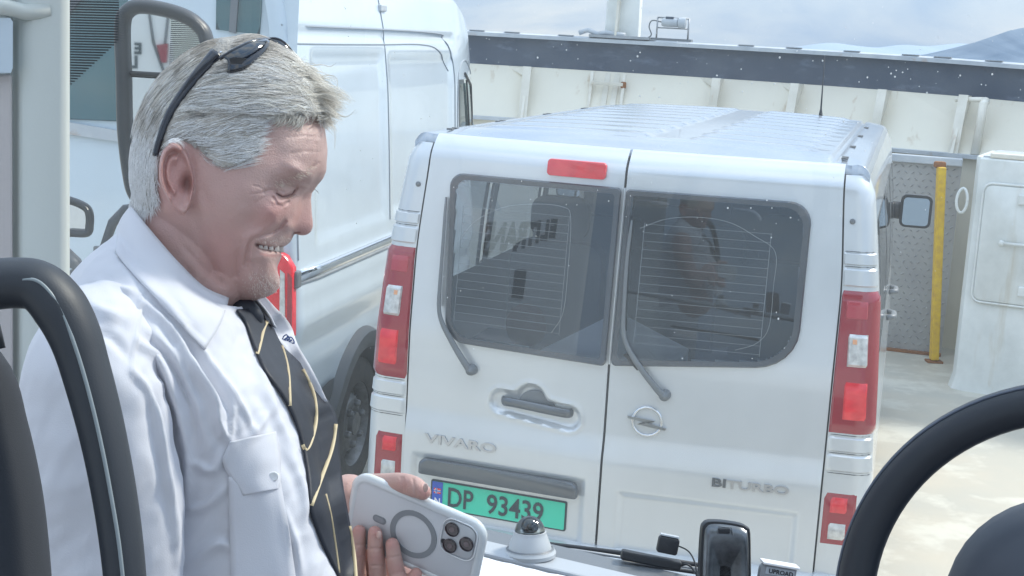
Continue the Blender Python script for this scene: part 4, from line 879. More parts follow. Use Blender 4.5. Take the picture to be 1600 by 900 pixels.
fs = [[i*k+j, i*k+(j+1) % k, (i+1)*k+(j+1) % k, (i+1)*k+j][::-1] for i in range(4) for j in range(k)]+[[4*k+j for j in range(k)][::-1]]
b.add(vs_, fs); b.obj('back_shell', mat('mirror_back', (.20, .22, .24), .28, .75, var=.5, vscale=18, var2=(.06, .065, .07)), mr, smooth=True)
MB().box(mc+U_*46*s2+R_*-4*s2-_f*.026, (.017, .006, .008), (R_, _f, U_)).obj('catch', M['blackplastic'], mr, bevel=.002)
MB().tube([mc+R_*-13*s2+U_*40*s2-_f*.024, mc+R_*-12*s2+U_*52*s2-_f*.024, mc+R_*8*s2+U_*50*s2-_f*.024, mc+R_*10*s2+U_*38*s2-_f*.024], .001, 6).obj('catch_frame', M['greyplastic'], mr)
tb0 = W(1211, 905, 1.95); tb = empty('ticket_box', tb0, 'small grey labelled box with white lid at the lower edge, right of the upright mirror', 'box')
ex2 = R_*.985-U_*.17; ey2 = U_*.985+R_*.17
MB().prism(rrect(-.0255, -.04, .0255, .0215, (.002, .002, .003, .009)), tb0, ex2, ey2, -_f, .014, .003).obj('casing', mat('box_grey', (.28, .30, .32), .5), tb, auto=40)
MB().box(tb0+ey2*.0225+ex2*.002-_f*.004, (.052, .03, .0036), (ex2, _f, ey2)).obj('lid', M['white'], tb, bevel=.0012)
MB().box(tb0+ey2*.013+ex2*.002-_f*.0145, (.040, .001, .010), (ex2, _f, ey2)).obj('label_plate', mat('label_grey', (.42, .46, .5), .5), tb)
text('lettering', 'UPROAD', .0085, M['blackplastic'], tb, tb0+ey2*.010-ex2*.014-_f*.0155, ex2, ey2, .0006, bold=.0002)
# steering wheel
stc = W(1697, 992, 1.40); ax1 = R_*math.cos(rad(29))-_f*math.sin(rad(29)); ax2 = U_; nrm = np.cross(ax1, ax2)
sw = empty('steering_wheel', stc, 'large black steering wheel partly in frame at the lower right', 'steering wheel')
k = 96; vs_ = []
for i in range(k):
    a = 2*pi*i/k; c = stc+.2345*(ax1*math.cos(a)+ax2*math.sin(a)); e = ax1*math.cos(a)+ax2*math.sin(a)
    for j in range(16):
        t = 2*pi*j/16; rr_ = .0205 if abs(j-1) > 0 else .0200
        vs_.append(c+e*rr_*math.cos(t)*1.05+nrm*rr_*math.sin(t)*.9)
obj('rim', vs_, [[i*16+j, ((i+1) % k)*16+j, ((i+1) % k)*16+(j+1) % 16, i*16+(j+1) % 16] for i in range(k) for j in range(16)], mat('wheel_leather', (.022, .027, .036), .4, bump=.08, bscale=800), sw, smooth=True)
b = MB(); sgn = 1 if np.dot(nrm, _f) < 0 else -1
b.tube([stc+(.2345+.0185)*(ax1*math.cos(a)+ax2*math.sin(a))+nrm*sgn*.009 for a in np.linspace(0, 2*pi, 97)], .0016, 6, caps=False); b.obj('rim_highlight', mat('highlight_grey', (.10, .12, .16), .3), sw, smooth=True)  # thin lighter ring standing in for the highlight along the rim
hubc = W(1668, 985, 1.42); b = MB(); b.lathe(hubc-nrm*sgn*.05, nrm*sgn, [(.13, 0), (.131, .015), (.126, .035), (.11, .06), (.085, .078), (.05, .09), (0, .094)], 40); b.obj('hub', mat('hub_plastic', (.055, .065, .085), .5, bump=.1), sw, smooth=True)
for a in (rad(200), rad(-20), rad(270)):
    MB().tube([hubc+.09*(ax1*math.cos(a)+ax2*math.sin(a)), stc+.232*(ax1*math.cos(a)+ax2*math.sin(a))], [.03, .018], 10, flat=(.5, 1.2)).obj('spoke', M['blackplastic'], sw, smooth=True)
# outside mirror on the left with its arm and the small kerb mirror
DM = 2.75; sm = DM/F; MC0 = W(250, 170, DM); MNn = np.array([.02, -1., 0]); MNn /= np.linalg.norm(MNn)
def MW(x, y, off=0.): return hitplane(x, y, MC0-MNn*off, MNn)          # off > 0 lies behind the glass
def mrefl(x, y, yp):
    """where the mirror looks from picture point (x, y), on the plane Y = yp"""
    p = MW(x, y, .004); d = ray(x, y); r = d-2*(d@MNn)*MNn; return p+r*((yp-p[1])/r[1])
mm_ = empty('bus_mirror', MC0, 'tall black framed outside mirror behind the man, with arm', 'mirror')
ctr = [(191, 40), (193, 120), (195, 200), (203, 270), (213, 305), (240, 330), (290, 335), (325, 300), (330, 180), (324, 70), (308, 38), (275, 20), (225, 10), (201, 16)]
cl = cat(ctr, 6, closed=True); P_ = np.array([MW(x, y) for x, y in cl]); P_ = np.vstack([P_, P_[:1]])
MB().tube(P_, 11.5*sm, 12, flat=(1, 1.6), caps=False).obj('frame', mat('mirror_frame', (.035, .042, .052), .4), mm_, smooth=True)
def flat(pts, d, th_): b = MB(); n = len(pts); b.add([MW(x, y, d) for x, y in pts]+[MW(x, y, d+th_) for x, y in pts], [list(range(n))[::-1], list(range(n, 2*n))]+[[k, (k+1) % n, n+(k+1) % n, n+k] for k in range(n)]); return b
MG = mat('mirror_silver', (.84, .86, .87), .02, 1.)
flat([tuple(q) for q in cl], .012, .05).obj('housing', M['blackplastic'], mm_)
flat([(196, 20), (222, 16), (280, 26), (306, 44), (316, 70), (321, 118), (206, 112), (196, 100)], .004, .004).obj('mirror_glass', MG, mm_)
flat([(200, 120), (321, 128), (322, 290), (288, 322), (240, 318), (216, 292), (205, 240)], .004, .004).obj('wide_angle_glass', MG, mm_)
MB().tube([MW(194, 114), MW(325, 122)], 4*sm, 8).obj('divider', M['blackplastic'], mm_)
MB().tube([MW(228, 325), MW(196, 328), MW(176, 348), MW(163, 385), MW(150, 420), MW(118, 470)], [9*sm, 9*sm, 8*sm, 7*sm, 8*sm, 9*sm], 8, flat=(1, .7)).obj('arm', mat('arm_grey', (.07, .08, .095), .45), mm_, smooth=True)
MB().box(MW(160, 392), (.03, .03, .02), (R_, _f, U_)).obj('clamp', M['greyplastic'], mm_, bevel=.004)
km = empty('kerb_mirror', MW(115, 340), 'small round cornered kerb mirror in a dark frame beside the pillar', 'mirror')
kp = cat([(88, 312), (112, 314), (134, 324), (140, 336), (140, 352), (136, 364), (112, 364), (88, 362)], 5, closed=True); K = np.array([MW(x, y) for x, y in kp]); K = np.vstack([K, K[:1]])
MB().tube(K, 6.5*sm, 10, flat=(1, 1.5), caps=False).obj('frame', mat('kerb_frame', (.04, .048, .058), .35), km, smooth=True)
flat([tuple(q) for q in kp], .006, .02).obj('mirror_glass', MG, km)
MB().tube([MW(100, 395), MW(118, 412), MW(126, 425), MW(100, 440)], 12*sm, 8).obj('mount', M['greyplastic'], km, smooth=True)
# outer flank of the bus behind us, with its lettering: the mirror looks at it
YP = -.60
bp_ = MB().prism(rrect(-2.5, 1.2, -1.06, 3.3, .06), (0, YP-.03, 0), X, Z, Yv, .03, .005); bpo = bp_.obj('outer_flank', mat('flank_white', (.82, .83, .83), .4), bus, auto=40)
for ch, (x0, y0, x1, y1) in (('E', (203, 66, 222, 84)), ('L', (200, 86, 216, 106))):
    a, c = mrefl(x1, y1, YP), mrefl(x0, y0, YP); hgt = abs(a[2]-c[2]); text('letter', ch, hgt/.72, M['plateblack'], bpo, (max(a[0], c[0]), YP+.003, min(a[2], c[2])), (-1, 0, 0), (0, 0, 1), .002, xs=1., bold=.003)
def fl_strip(nm, pix, m, th_=.006):
    P_ = [mrefl(x, y, YP) for x, y in pix]; n = len(P_); MB().add([p+Yv*(.002+th_) for p in P_]+[p+Yv*.0005 for p in P_], [list(range(n)), list(range(n, 2*n))[::-1]]+[[k, (k+1) % n, n+(k+1) % n, n+k] for k in range(n)]).obj(nm, m, bpo)
fl_strip('flank_seam', [(231, 15), (234, 15), (242, 66), (258, 112), (254, 112), (238, 66)], M['gap'])
fl_strip('flank_seam', [(262, 15), (266, 15), (260, 70), (256, 70)], M['greyplastic'])
fl_strip('marker_lamp', [(246, 70), (264, 68), (262, 98), (254, 98)], M['darkredlens'], .02)
fl_strip('flank_window', [(281, 20), (296, 28), (302, 80), (290, 80)], M['greyplastic']); fl_strip('flank_window', [(274, 20), (277, 20), (284, 80), (280, 80)], M['gap'])

# driver's seat at the lower left
DS = .95; ss = DS/F
se = empty('seat', W(60, 900, DS), 'dark seat back with looped black grab frame in the left foreground', 'seat')
mid = cat([(-70, 452), (-20, 446), (25, 442), (62, 448), (92, 478), (117, 525), (136, 585), (156, 660), (173, 740), (186, 820), (195, 900), (202, 1000), (206, 1120)], 6)
P_ = np.array([W(x, y, DS-.0) for x, y in mid]); n = len(P_)
rr_ = [np.interp(y if x > 40 else 440, [440, 480, 560, 700, 900, 1100], [40, 42, 37.5, 34.5, 32, 31])*ss for x, y in mid]
MB().tube(P_, rr_, 20, flat=(1., 1.25), up=tuple(R_)).obj('grab_frame', M['seatblack'], se, smooth=True)
st = cat([(40, 440), (74, 438), (98, 458), (118, 492), (140, 552), (160, 622), (178, 700), (193, 780), (204, 850), (212, 930), (218, 1020)], 6)
MB().tube([W(x, y, DS)-_f*ss*46 for x, y in [(q[0]-4, q[1]) for q in st]], [3.2*ss]*len(st), 8).obj('piping', mat('seat_piping', (.25, .29, .31), .4), se, smooth=True)
pad = cat([(-150, 560), (-75, 600), (-48, 680), (-26, 780), (-14, 880), (-6, 1000), (0, 1120)], 6)
MB().tube([W(x, y, DS+.03) for x, y in pad], [70*ss, 74*ss, *[84*ss]*(len(pad)-3), 84*ss], 24, flat=(1, 1.6), up=tuple(R_)).obj('backrest', M['seatfabric'], se, smooth=True)
MB().tube([W(-30, 480, DS+.02), W(-8, 510, DS+.02), W(0, 545, DS+.02)], 9*ss, 8).obj('recliner_bracket', M['seatblack'], se, smooth=True)

# ================================================================== THE MAN
DH = 1.38; SP = DH/F
def PW(Q):
    """(u, v, w): picture px at the head's depth, w px towards us -> world"""
    Q = np.asarray(Q, float).reshape(-1, 3)
    D = _f[None]+R_[None]*((Q[:, :1]-800)/F)-U_[None]*((Q[:, 1:2]-450)/F)
    return CAM+D*(DH-Q[:, 2:3]*SP)
def toP(V):
    V = np.asarray(V, float)-CAM; d = V@_f
    return 800+F*(V@R_)/d, 450-F*(V@U_)/d, d
def remesh(verts, faces, vox, smooth=2):
    me = bpy.data.meshes.new('r'); me.from_pydata(np.asarray(verts).tolist(), [], [list(map(int, f)) for f in faces]); o = bpy.data.objects.new('r', me); COL.objects.link(o)
    m = o.modifiers.new('r', 'REMESH'); m.mode = 'VOXEL'; m.voxel_size = vox
    if smooth: q = o.modifiers.new('s', 'SMOOTH'); q.factor = .5; q.iterations = smooth
    dg = bpy.context.evaluated_depsgraph_get(); dg.update(); m2 = bpy.data.meshes.new_from_object(o.evaluated_get(dg))
    n = len(m2.vertices); V = np.empty(n*3); m2.vertices.foreach_get('co', V); Fc = [list(p.vertices) for p in m2.polygons]
    m2.update(); Nn = np.empty(n*3); m2.vertices.foreach_get('normal', Nn)
    bpy.data.objects.remove(o); bpy.data.meshes.remove(m2)
    return V.reshape(-1, 3), Fc, Nn.reshape(-1, 3)
def vnormals(V, Fc):
    me = bpy.data.meshes.new('n'); me.from_pydata(V.tolist(), [], Fc); me.update(); Nn = np.empty(len(V)*3); me.vertices.foreach_get('normal', Nn); bpy.data.meshes.remove(me); return Nn.reshape(-1, 3)
def pdist(u, v, poly):
    d = np.full(len(u), 1e9)
    for (x0, y0), (x1, y1) in zip(poly[:-1], poly[1:]):
        dx, dy = x1-x0, y1-y0; t = np.clip(((u-x0)*dx+(v-y0)*dy)/(dx*dx+dy*dy+1e-9), 0, 1); d = np.minimum(d, np.hypot(u-x0-t*dx, v-y0-t*dy))
    return d
def ga(u, v, cu, cv, su, sv, rot=0.):
    c, s = math.cos(rot), math.sin(rot); a = (u-cu)*c+(v-cv)*s; b = -(u-cu)*s+(v-cv)*c; return np.exp(-(a/su)**2-(b/sv)**2)
def ss_(t): t = np.clip(t, 0, 1); return t*t*(3-2*t)
man_at = W(290, 1150, 1.42)
man = empty('person', man_at, 'smiling grey haired man in white shirt and dark striped tie, looking down at his phone', 'person')

# ---- head in px units (u, v, w)
prof = [(497,185),(507,200),(511,228),(511,250),(510,266),(504,280),(494,292),(487,301),(486,312),(487,330),(489,346),(489,355),(486,363),(480,367),(470,368),(460,366),(458,371),(454,378),(446,384),(439,388),(439,394),(440,400),(437,408),(433,417),(434,427),(438,437),(437,448),(430,457),(417,464),(400,469),(380,471),(357,468),(330,462),(300,445),(268,415),(240,375),(222,335),(212,300),(209,262),(214,220),(230,170),(262,120),(308,84),(350,68),(400,66),(448,88),(480,130)]
base = [(497,185),(507,200),(510,228),(509,250),(505,266),(497,280),(486,293),(476,303),(472,312),(468,330),(463,346),(460,355),(457,363),(454,367),(450,371),(449,372),(447,378),(444,384),(441,390),(439,394),(438,400),(436,405),(435,412),(433,420),(432,430),(430,440),(427,449),(420,456),(410,462),(395,466),(378,468),(357,466),(330,462),(300,445),(268,415),(240,375),(222,335),(212,300),(209,262),(214,220),(230,170),(262,120),(308,84),(350,68),(400,66),(448,88),(480,130)]
HC = np.array([350., 270.])
def polar(pts):
    P = np.array(pts, float)-HC; a = np.unwrap(np.arctan2(P[:, 1], P[:, 0])); r = np.hypot(P[:, 0], P[:, 1]); return a, r
am, rm = polar(prof); ab_, rb_ = polar(base)
def rof(a, aa, rr): 
    a0 = aa[0]; a = (a-a0) % (2*pi)+a0; return np.interp(a, np.append(aa, aa[0]+2*pi), np.append(rr, rr[0]))
NA, NL_ = 420, 150
A_ = np.linspace(0, 2*pi, NA, endpoint=False); Lm = np.linspace(-pi/2, pi/2, NL_)
# finer steps over the face
A_ = np.sort(np.concatenate([np.linspace(-.9, 1.6, 300, endpoint=False), np.linspace(1.6, 2*pi-.9, 130, endpoint=False)])); NA = len(A_)
RB = rof(A_, ab_, rb_); RM = rof(A_, am, rm)
k3 = np.ones(3)/3; RB = np.convolve(np.concatenate([RB[-6:], RB, RB[:6]]), np.ones(9)/9, 'same')[6:-6]
WH = 120.
hv = []
dirs = np.stack([np.cos(A_), np.sin(A_)], 1)
sig = np.interp(A_, [-.9, -.35, 0, .12, .3, .55, .72, .78, .95, 1.1, 1.6, 6], [50, 50, 34, 11, 12, 17, 20, 30, 40, 40, 50, 50])
for lam in Lm:
    sn = math.sin(lam); k_ = max(0, 1-abs(sn)**2.35)**(1/2.15); y = WH*sn
    r = RB*k_+(RM-RB)*np.exp(-(y/sig)**2)*(k_ > 0)
    hv.append(np.stack([HC[0]+r*dirs[:, 0], HC[1]+r*dirs[:, 1], np.full(NA, y)], 1))
hv = np.array(hv)
hv[..., 2] *= 1-.30*ss_((hv[..., 1]-320)/150)-.16*ss_((hv[..., 0]-400)/80)*ss_((300-hv[..., 1])/120)*0
hv = hv.reshape(-1, 3); hf = [[i*NA+j, i*NA+(j+1) % NA, (i+1)*NA+(j+1) % NA, (i+1)*NA+j] for i in range(NL_-1) for j in range(NA)]
hf += [list(range(NA))[::-1], [(NL_-1)*NA+j for j in range(NA)]]
hb = MB(); hb.v = [tuple(q) for q in hv]; hb.f = hf
def cap(b, pts, rr, n=20, flat=(1, 1)):
    """closed tapered limb: tube with rounded ends"""
    P = cat(pts, 5); r = np.interp(np.linspace(0, 1, len(P)), np.linspace(0, 1, len(rr)), rr)
    T0 = (P[0]-P[1])/np.linalg.norm(P[0]-P[1]); T1 = (P[-1]-P[-2])/np.linalg.norm(P[-1]-P[-2]); Q = []; R2 = []
    for t in (0.02, .3, .6, .85): Q.append(P[0]+T0*r[0]*math.cos(t*pi/2)); R2.append(r[0]*math.sin(t*pi/2))
    Q += list(P); R2 += list(r)
    for t in (.85, .6, .3, .02): Q.append(P[-1]+T1*r[-1]*math.cos(t*pi/2)); R2.append(r[-1]*math.sin(t*pi/2))
    b.tube(Q, R2, n, flat=flat)
cap(hb, [(300, 300, 0), (285, 380, 0), (265, 440, 0), (250, 485, 0)], [86, 86, 84, 76], 36)
cap(hb, [(372, 400, 0), (340, 420, 0), (305, 445, 0)], [50, 62, 70], 30)
# ears
def ear(sgn):
    cu, cv = 279, 279; n1_, n2_ = 22, 64; vs_ = []
    for i in range(n1_):
        rho = i/(n1_-1)
        for j in range(n2_):
            a = 2*pi*j/n2_; ca, sa = math.cos(a), math.sin(a)
            rx = 30 if ca < 0 else 24; ry = 57
            rx *= 1-.30*max(0, sa)**1.3
            eu, ev = rho*rx*ca, rho*ry*sa
            u, v = cu+eu+(4*sa)+.05*ev, cv+ev
            rim = 12*math.exp(-((rho-.88)/.11)**2)*(1 if ca < .55 else .35)*(1 if sa < .7 else .5)
            conch = -18*math.exp(-(((u-292)/11)**2+((v-287)/17)**2))
            anti = 7*math.exp(-((rho-.55)/.12)**2)*(ca < .3)*(sa < .75)
            tri = -4*math.exp(-(((u-286)/7)**2+((v-248)/10)**2)); scaph = -4*math.exp(-((rho-.73)/.08)**2)*(ca < .2)*(sa < .5)
            trag = 6*math.exp(-(((u-302)/4.5)**2+((v-287)/8)**2))
            edge = 0 if rho < .96 else -6
            w = 120+12-.32*eu+rim+conch+anti+tri+scaph+trag+edge-4*max(0, sa)**2
            vs_.append((u, v, sgn*w))
    k = n1_*n2_
    for i in range(n1_):
        rho = i/(n1_-1)
        for j in range(n2_):
            a = 2*pi*j/n2_; u, v, w = vs_[i*n2_+j]; vs_.append((cu+(u-cu)*.86+5, cv+(v-cv)*.9, sgn*(abs(w)*0+112-.25*(u-cu))))
    fs = [[i*n2_+j, i*n2_+(j+1) % n2_, (i+1)*n2_+(j+1) % n2_, (i+1)*n2_+j] for i in range(n1_-1) for j in range(n2_)]
    fs += [[k+q for q in f[::-1]] for f in fs]
    o_ = (n1_-1)*n2_; fs += [[o_+j, k+o_+j, k+o_+(j+1) % n2_, o_+(j+1) % n2_] for j in range(n2_)]
    if sgn > 0: fs = [f[::-1] for f in fs]
    hb.add(vs_, fs)
ear(1); ear(-1)
hV, hF, hN = remesh(np.array(hb.v), hb.f, 1.75, 3)
u, v, w = hV[:, 0].copy(), hV[:, 1].copy(), hV[:, 2].copy(); aw = np.abs(w); side = ss_((aw-14)/22)
def rel(a): 
    global hV; hV[:, 2] += np.sign(w)*a*side
neckmask = ss_((355-u)/40)
face = 1-ss_((300-u)/30)
dd = -13*ga(u, v, 452, 292, 22, 13)+6*ga(u, v, 470, 268, 26, 9, .5)+5*ga(u, v, 445, 297, 13, 6.5)
dd += 13*ga(u, v, 425, 336, 26, 22, -.5)+5*ga(u, v, 390, 300, 30, 26)-5*ga(u, v, 425, 225, 26, 34)
dd += 8.5*ga(u, v, 454, 354, 8.5, 8.5)+3*ga(u, v, 458, 335, 9, 20)+4*ga(u, v, 436, 318, 11, 4, .35)
dd += -5*ga(u, v, 383, 352, 28, 14, -.5)+6*ga(u, v, 412, 372, 18, 8)+4*ga(u, v, 410, 402, 20, 7)+5*ga(u, v, 405, 440, 20, 16)-6*ga(u, v, 370, 420, 16, 30)
for poly, dep, wd_ in [([(445,347),(436,356),(424,364),(410,368),(397,373),(389,384),(386,400),(383,414)], -4.5, 3.4), ([(430,348),(415,358),(398,364),(384,374),(378,392)], 3.0, 6),
    ([(379,379),(371,400),(369,431)], -3.2, 4.5), ([(396,381),(393,393),(391,405)], 2.0, 3.5), ([(387,408),(395,417),(397,430),(408,438),(419,448)], -2.2, 3.2),
    ([(412,300),(422,297),(432,298),(442,299)], -3.0, 2.4), ([(431,301),(440,308),(449,307),(458,302),(463,295)], -5.0, 2.5), ([(428,309),(433,319),(442,322),(450,316)], -3.0, 2.6), ([(427,303),(434,313),(443,315),(452,311)], 2.5, 2.6),
    ([(396,290),(405,292),(414,297)], -.9, 1.8), ([(392,303),(404,302),(414,302)], -.9, 1.8), ([(397,318),(408,311),(418,306)], -.8, 1.8),
    ([(440,290),(455,287),(470,289),(481,293)], 2.5, 3.), ([(470,240),(478,225),(480,205)], -1.2, 3), ([(488,262),(493,245),(494,225)], -1.6, 3), ([(478,275),(486,262),(498,255)], -1.8, 2.6), ([(455,240),(475,236),(500,238)], -1., 2.2), ([(450,215),(475,212),(503,215)], -1., 2.2),
    ([(401,381.5),(408,383.5),(420,386),(432,387.5),(446,387)], -9, 2.8), ([(405,386),(412,389.5),(422,392),(434,392.5),(446,391)], -9, 2.6), ([(428,362),(436,357),(441,351),(445,345)], -3.0, 2.8),
    ([(303,330),(320,395),(345,440)], -2.2, 9), ([(320,300),(330,340),(345,372)], -1.5, 8), ([(262,345),(285,385),(320,420),(350,445)], -2.2, 5), ([(250,360),(272,400),(300,430)], -1.8, 5)]:
    dd += dep*np.exp(-(pdist(u, v, poly)/wd_)**2)
rel(dd*face)
hV[:, 2] += -np.sign(w)*0
# mouth opening also cuts the midline
cut = np.exp(-(pdist(u, v, [(432, 390), (448, 389)])/3.0)**2)*(aw < 34)*(u > 428); hV[:, 0] -= 9*cut
nh = ga(u, v, 463, 366, 7, 3.2)*np.exp(-((aw-9)/5.)**2); hV[:, 1] -= 6*nh
# soft skin unevenness
nz = np.array([noise.noise(Vector(q)*.045) for q in hV]); hN = vnormals(hV, hF); hV += hN*(nz[:, None]*.9)
# colours
def lin(r, g, b): return np.array([r, g, b])
skin = lin(.53, .355, .32); red = lin(.55, .26, .235); pale = lin(.60, .45, .39); stub = lin(.60, .46, .41); dark = lin(.10, .028, .025)
Cc = np.tile(skin, (len(hV), 1))
def blend(m, c): 
    global Cc; m = np.clip(m, 0, 1)[:, None]; Cc = Cc*(1-m)+c*m
n2_ = np.array([noise.noise(Vector(q)*.018+Vector((5, 5, 5))) for q in hV]); n3_ = np.array([noise.noise(Vector(q)*.16) for q in hV])
blend(.25*n2_+.06, red); blend(.5*ga(u, v, 428, 333, 34, 24, -.4), red); blend(.35*ga(u, v, 478, 350, 22, 26), red); blend(.65*ga(u, v, 279, 275, 34, 62), red*.95); blend(.4*ga(u, v, 345, 390, 40, 60), red)
blend(.35*ga(u, v, 470, 220, 50, 50), pale); blend(.5*ga(u, v, 448, 292, 16, 5), pale)
blend(ss_((u-385)/25)*ss_((v-418)/16)*(.16+.2*n3_)*(v > 400), stub); blend(ss_(1-pdist(u, v, [(400, 374), (420, 372), (446, 375)])/9)*(.14+.2*n3_), stub)
blend(ss_(1-pdist(u, v, [(408, 397), (425, 400), (437, 399)])/4)*.6, lin(.50, .22, .20))
blend(ss_(1-pdist(u, v, [(402, 383), (410, 386), (425, 389.5), (446, 389)])/5.2)*1.0, dark)
blend(ss_(1-pdist(u, v, [(432, 302), (441, 307), (449, 306), (457, 303), (461, 297)])/2.0)*.9, dark); blend(.8*nh, dark)
blend(.5*ga(u, v, 291, 288, 8, 13)*(aw > 60), dark)
hairpoly = [(503,178),(470,186),(440,190),(421,193),(415,212),(413,230),(405,246),(392,256),(372,266),(352,270),(338,266),(322,252),(308,238),(299,226),(288,221),(268,222),(252,238),(247,262),(247,292),(250,315),(236,330),(222,334),(180,340),(150,200),(230,60),(350,20),(480,40),(540,140)]
inh = inpoly(hairpoly, u, v)&(~((np.hypot((u-279)/30, (v-279)/58) < 1) & (aw > 118)))
dE = pdist(u, v, hairpoly[:13])
blend(inh*.55*ss_(dE/12), lin(.42, .38, .34))
HVw = PW(hV)
# ---- torso, arms and hands, coarse under the clothes
PC = W(648, 831, 1.46)
ex_ = R_*195-U_*70-_f*70; ex_ /= np.linalg.norm(ex_)
ey_ = -R_*17-U_*104+_f*42; ey_ -= ex_*np.dot(ex_, ey_); ey_ /= np.linalg.norm(ey_)
en_ = np.cross(ex_, ey_); en_ = en_ if np.dot(en_, _f) < 0 else -en_
def PH(px, py, c): return hitplane(px, py, PC+en_*c, en_)
tb = MB(); q = lambda *a: PW([a])[0]
cap(tb, [q(262, 500, 20), q(270, 650, 10), q(300, 800, 0), q(320, 1150, 0)], [.045, .085, .10, .11], 24, (1, 1))
cap(tb, [q(250, 560, 60), q(190, 600, 120), q(165, 700, 160), q(150, 900, 170)], [.04, .045, .045, .04], 16)
cap(tb, [q(300, 560, -200), q(330, 700, -240), q(380, 860, -200), q(420, 940, -170)], [.06, .055, .05, .045], 16)
tV, tF, _ = remesh(np.array(tb.v), tb.f, .006, 2)
ab2 = MB()
cap(ab2, [q(410, 930, -170), W(470, 880, 1.56), W(525, 800, 1.53), W(545, 778, 1.505)], [.045, .038, .029, .026], 18)
pm = [PH(545, 778, -.028), PH(566, 800, -.030), PH(590, 850, -.034), PH(612, 885, -.034)]
cap(ab2, pm, [.023, .027, .027, .023], 18, (1, 1)); cap(ab2, [PH(560, 820, -.030), PH(575, 870, -.034), PH(592, 905, -.032)], [.02, .023, .018], 14)
fing = [([(580, 880, -.034), (572, 905, -.022), (561, 906, -.001), (558, 880, .0125), (559, 855, .0150), (561, 831, .0135)], [.0115, .0105, .0098, .0092, .0086, .0072]),
        ([(604, 890, -.034), (602, 922, -.022), (594, 924, .000), (590, 893, .0135), (587, 862, .0160), (586, 833, .0140)], [.0115, .0108, .0100, .0096, .0090, .0076]),
        ([(626, 900, -.034), (640, 938, -.020), (632, 940, .000), (624, 908, .0135), (617, 880, .0155), (613, 851, .0135)], [.0115, .0105, .0100, .0094, .0088, .0074]),
        ([(640, 912, -.032), (668, 950, -.018), (658, 930, .002), (648, 915, .010), (646, 905, .0115), (650, 897, .0115)], [.0105, .0095, .0088, .0084, .0080, .0070])]
for pts, rr in fing: cap(ab2, [PH(*p_) for p_ in pts], rr, 16)
cap(ab2, [PH(552, 790, -.026), PH(572, 764, -.022), PH(603, 757, -.013), PH(632, 756, -.004), PH(650, 762, .0015), PH(661, 769, .004)], [.019, .0150, .0118, .0112, .0108, .0085], 16)
aV, aF, aN = remesh(np.array(ab2.v), ab2.f, .0013, 3)
au, av, ad = toP(aV)
nzz = np.array([noise.noise(Vector(p_)*90) for p_ in aV]); aV += aN*(nzz[:, None]*.0006)
for cr_ in [[(552, 872), (566, 872)], [(552, 852), (567, 851)], [(579, 858), (597, 857)], [(580, 884), (600, 884)], [(607, 872), (624, 869)], [(612, 897), (632, 893)], [(630, 746), (633, 768)], [(626, 746), (629, 768)], [(645, 748), (650, 775)]]:
    aV += -aN*(.0011*np.exp(-(pdist(au, av, cr_)/1.8)**2))[:, None]*((aN@_f) < 0)[:, None]
aC = np.tile(lin(.54, .345, .30), (len(aV), 1)); m_ = np.zeros(len(aV))
for c_ in [(561, 828), (586, 830), (613, 848), (665, 770), (650, 897)]: m_ = np.maximum(m_, ga(au, av, *c_, 12, 12))
for c_ in [(558, 868), (588, 872), (620, 888), (632, 757)]: m_ = np.maximum(m_, .6*ga(au, av, *c_, 12, 9))
aC = aC*(1-.6*m_[:, None])+red*.6*m_[:, None]
allV = np.vstack([HVw, tV, aV]); o1 = len(HVw); o2 = o1+len(tV)
allF = hF+[[i+o1 for i in f] for f in tF]+[[i+o2 for i in f] for f in aF]
allC = np.vstack([Cc, np.tile(skin, (len(tV), 1)), aC])
M['skin'] = mat('skin', (.56, .35, .27), .42, spec=.5, bump=.3, bscale=600, attr='Col', sub=.12)
body = obj('body', allV, allF, M['skin'], man, smooth=True)
ca = body.data.color_attributes.new('Col', 'FLOAT_COLOR', 'POINT'); ca.data.foreach_set('color', np.hstack([allC, np.ones((len(allC), 1))]).ravel())
hN = vnormals(hV, hF)
# ---- teeth, lashes, brows
tm = mat('tooth', (.60, .54, .49), .25, coat=.3); kd_idx = np.where((u > 396)&(u < 452)&(v > 372)&(v < 400)&(w > 0))[0]
b = MB()
for k, (tu, wd_, tw) in enumerate(((406, 5.5, 38), (412.5, 7.5, 33), (420.5, 9.0, 28), (429.5, 9.5, 22), (438, 7.5, 14))):
    vv = 382.6+(tu-404)*.17
    sel = kd_idx[(np.abs(u[kd_idx]-tu) < 3)&(np.abs(v[kd_idx]-(vv+14)) < 4)]; wsu = float(np.percentile(w[sel], 80)) if len(sel) else tw
    tt = MB(); tt.prism(rrect(-wd_*.60, -3.6, wd_*.60, 6.2, (2.2, 2.2, 1, 1), 4), (tu, vv+2.4, wsu-11), (1, .15, -.35), (-.1, -1, 0), (0.3, 0, 1), 5.5, 1.2); obj('tooth', PW(np.array(tt.v)), tt.f, tm, body, smooth=True)
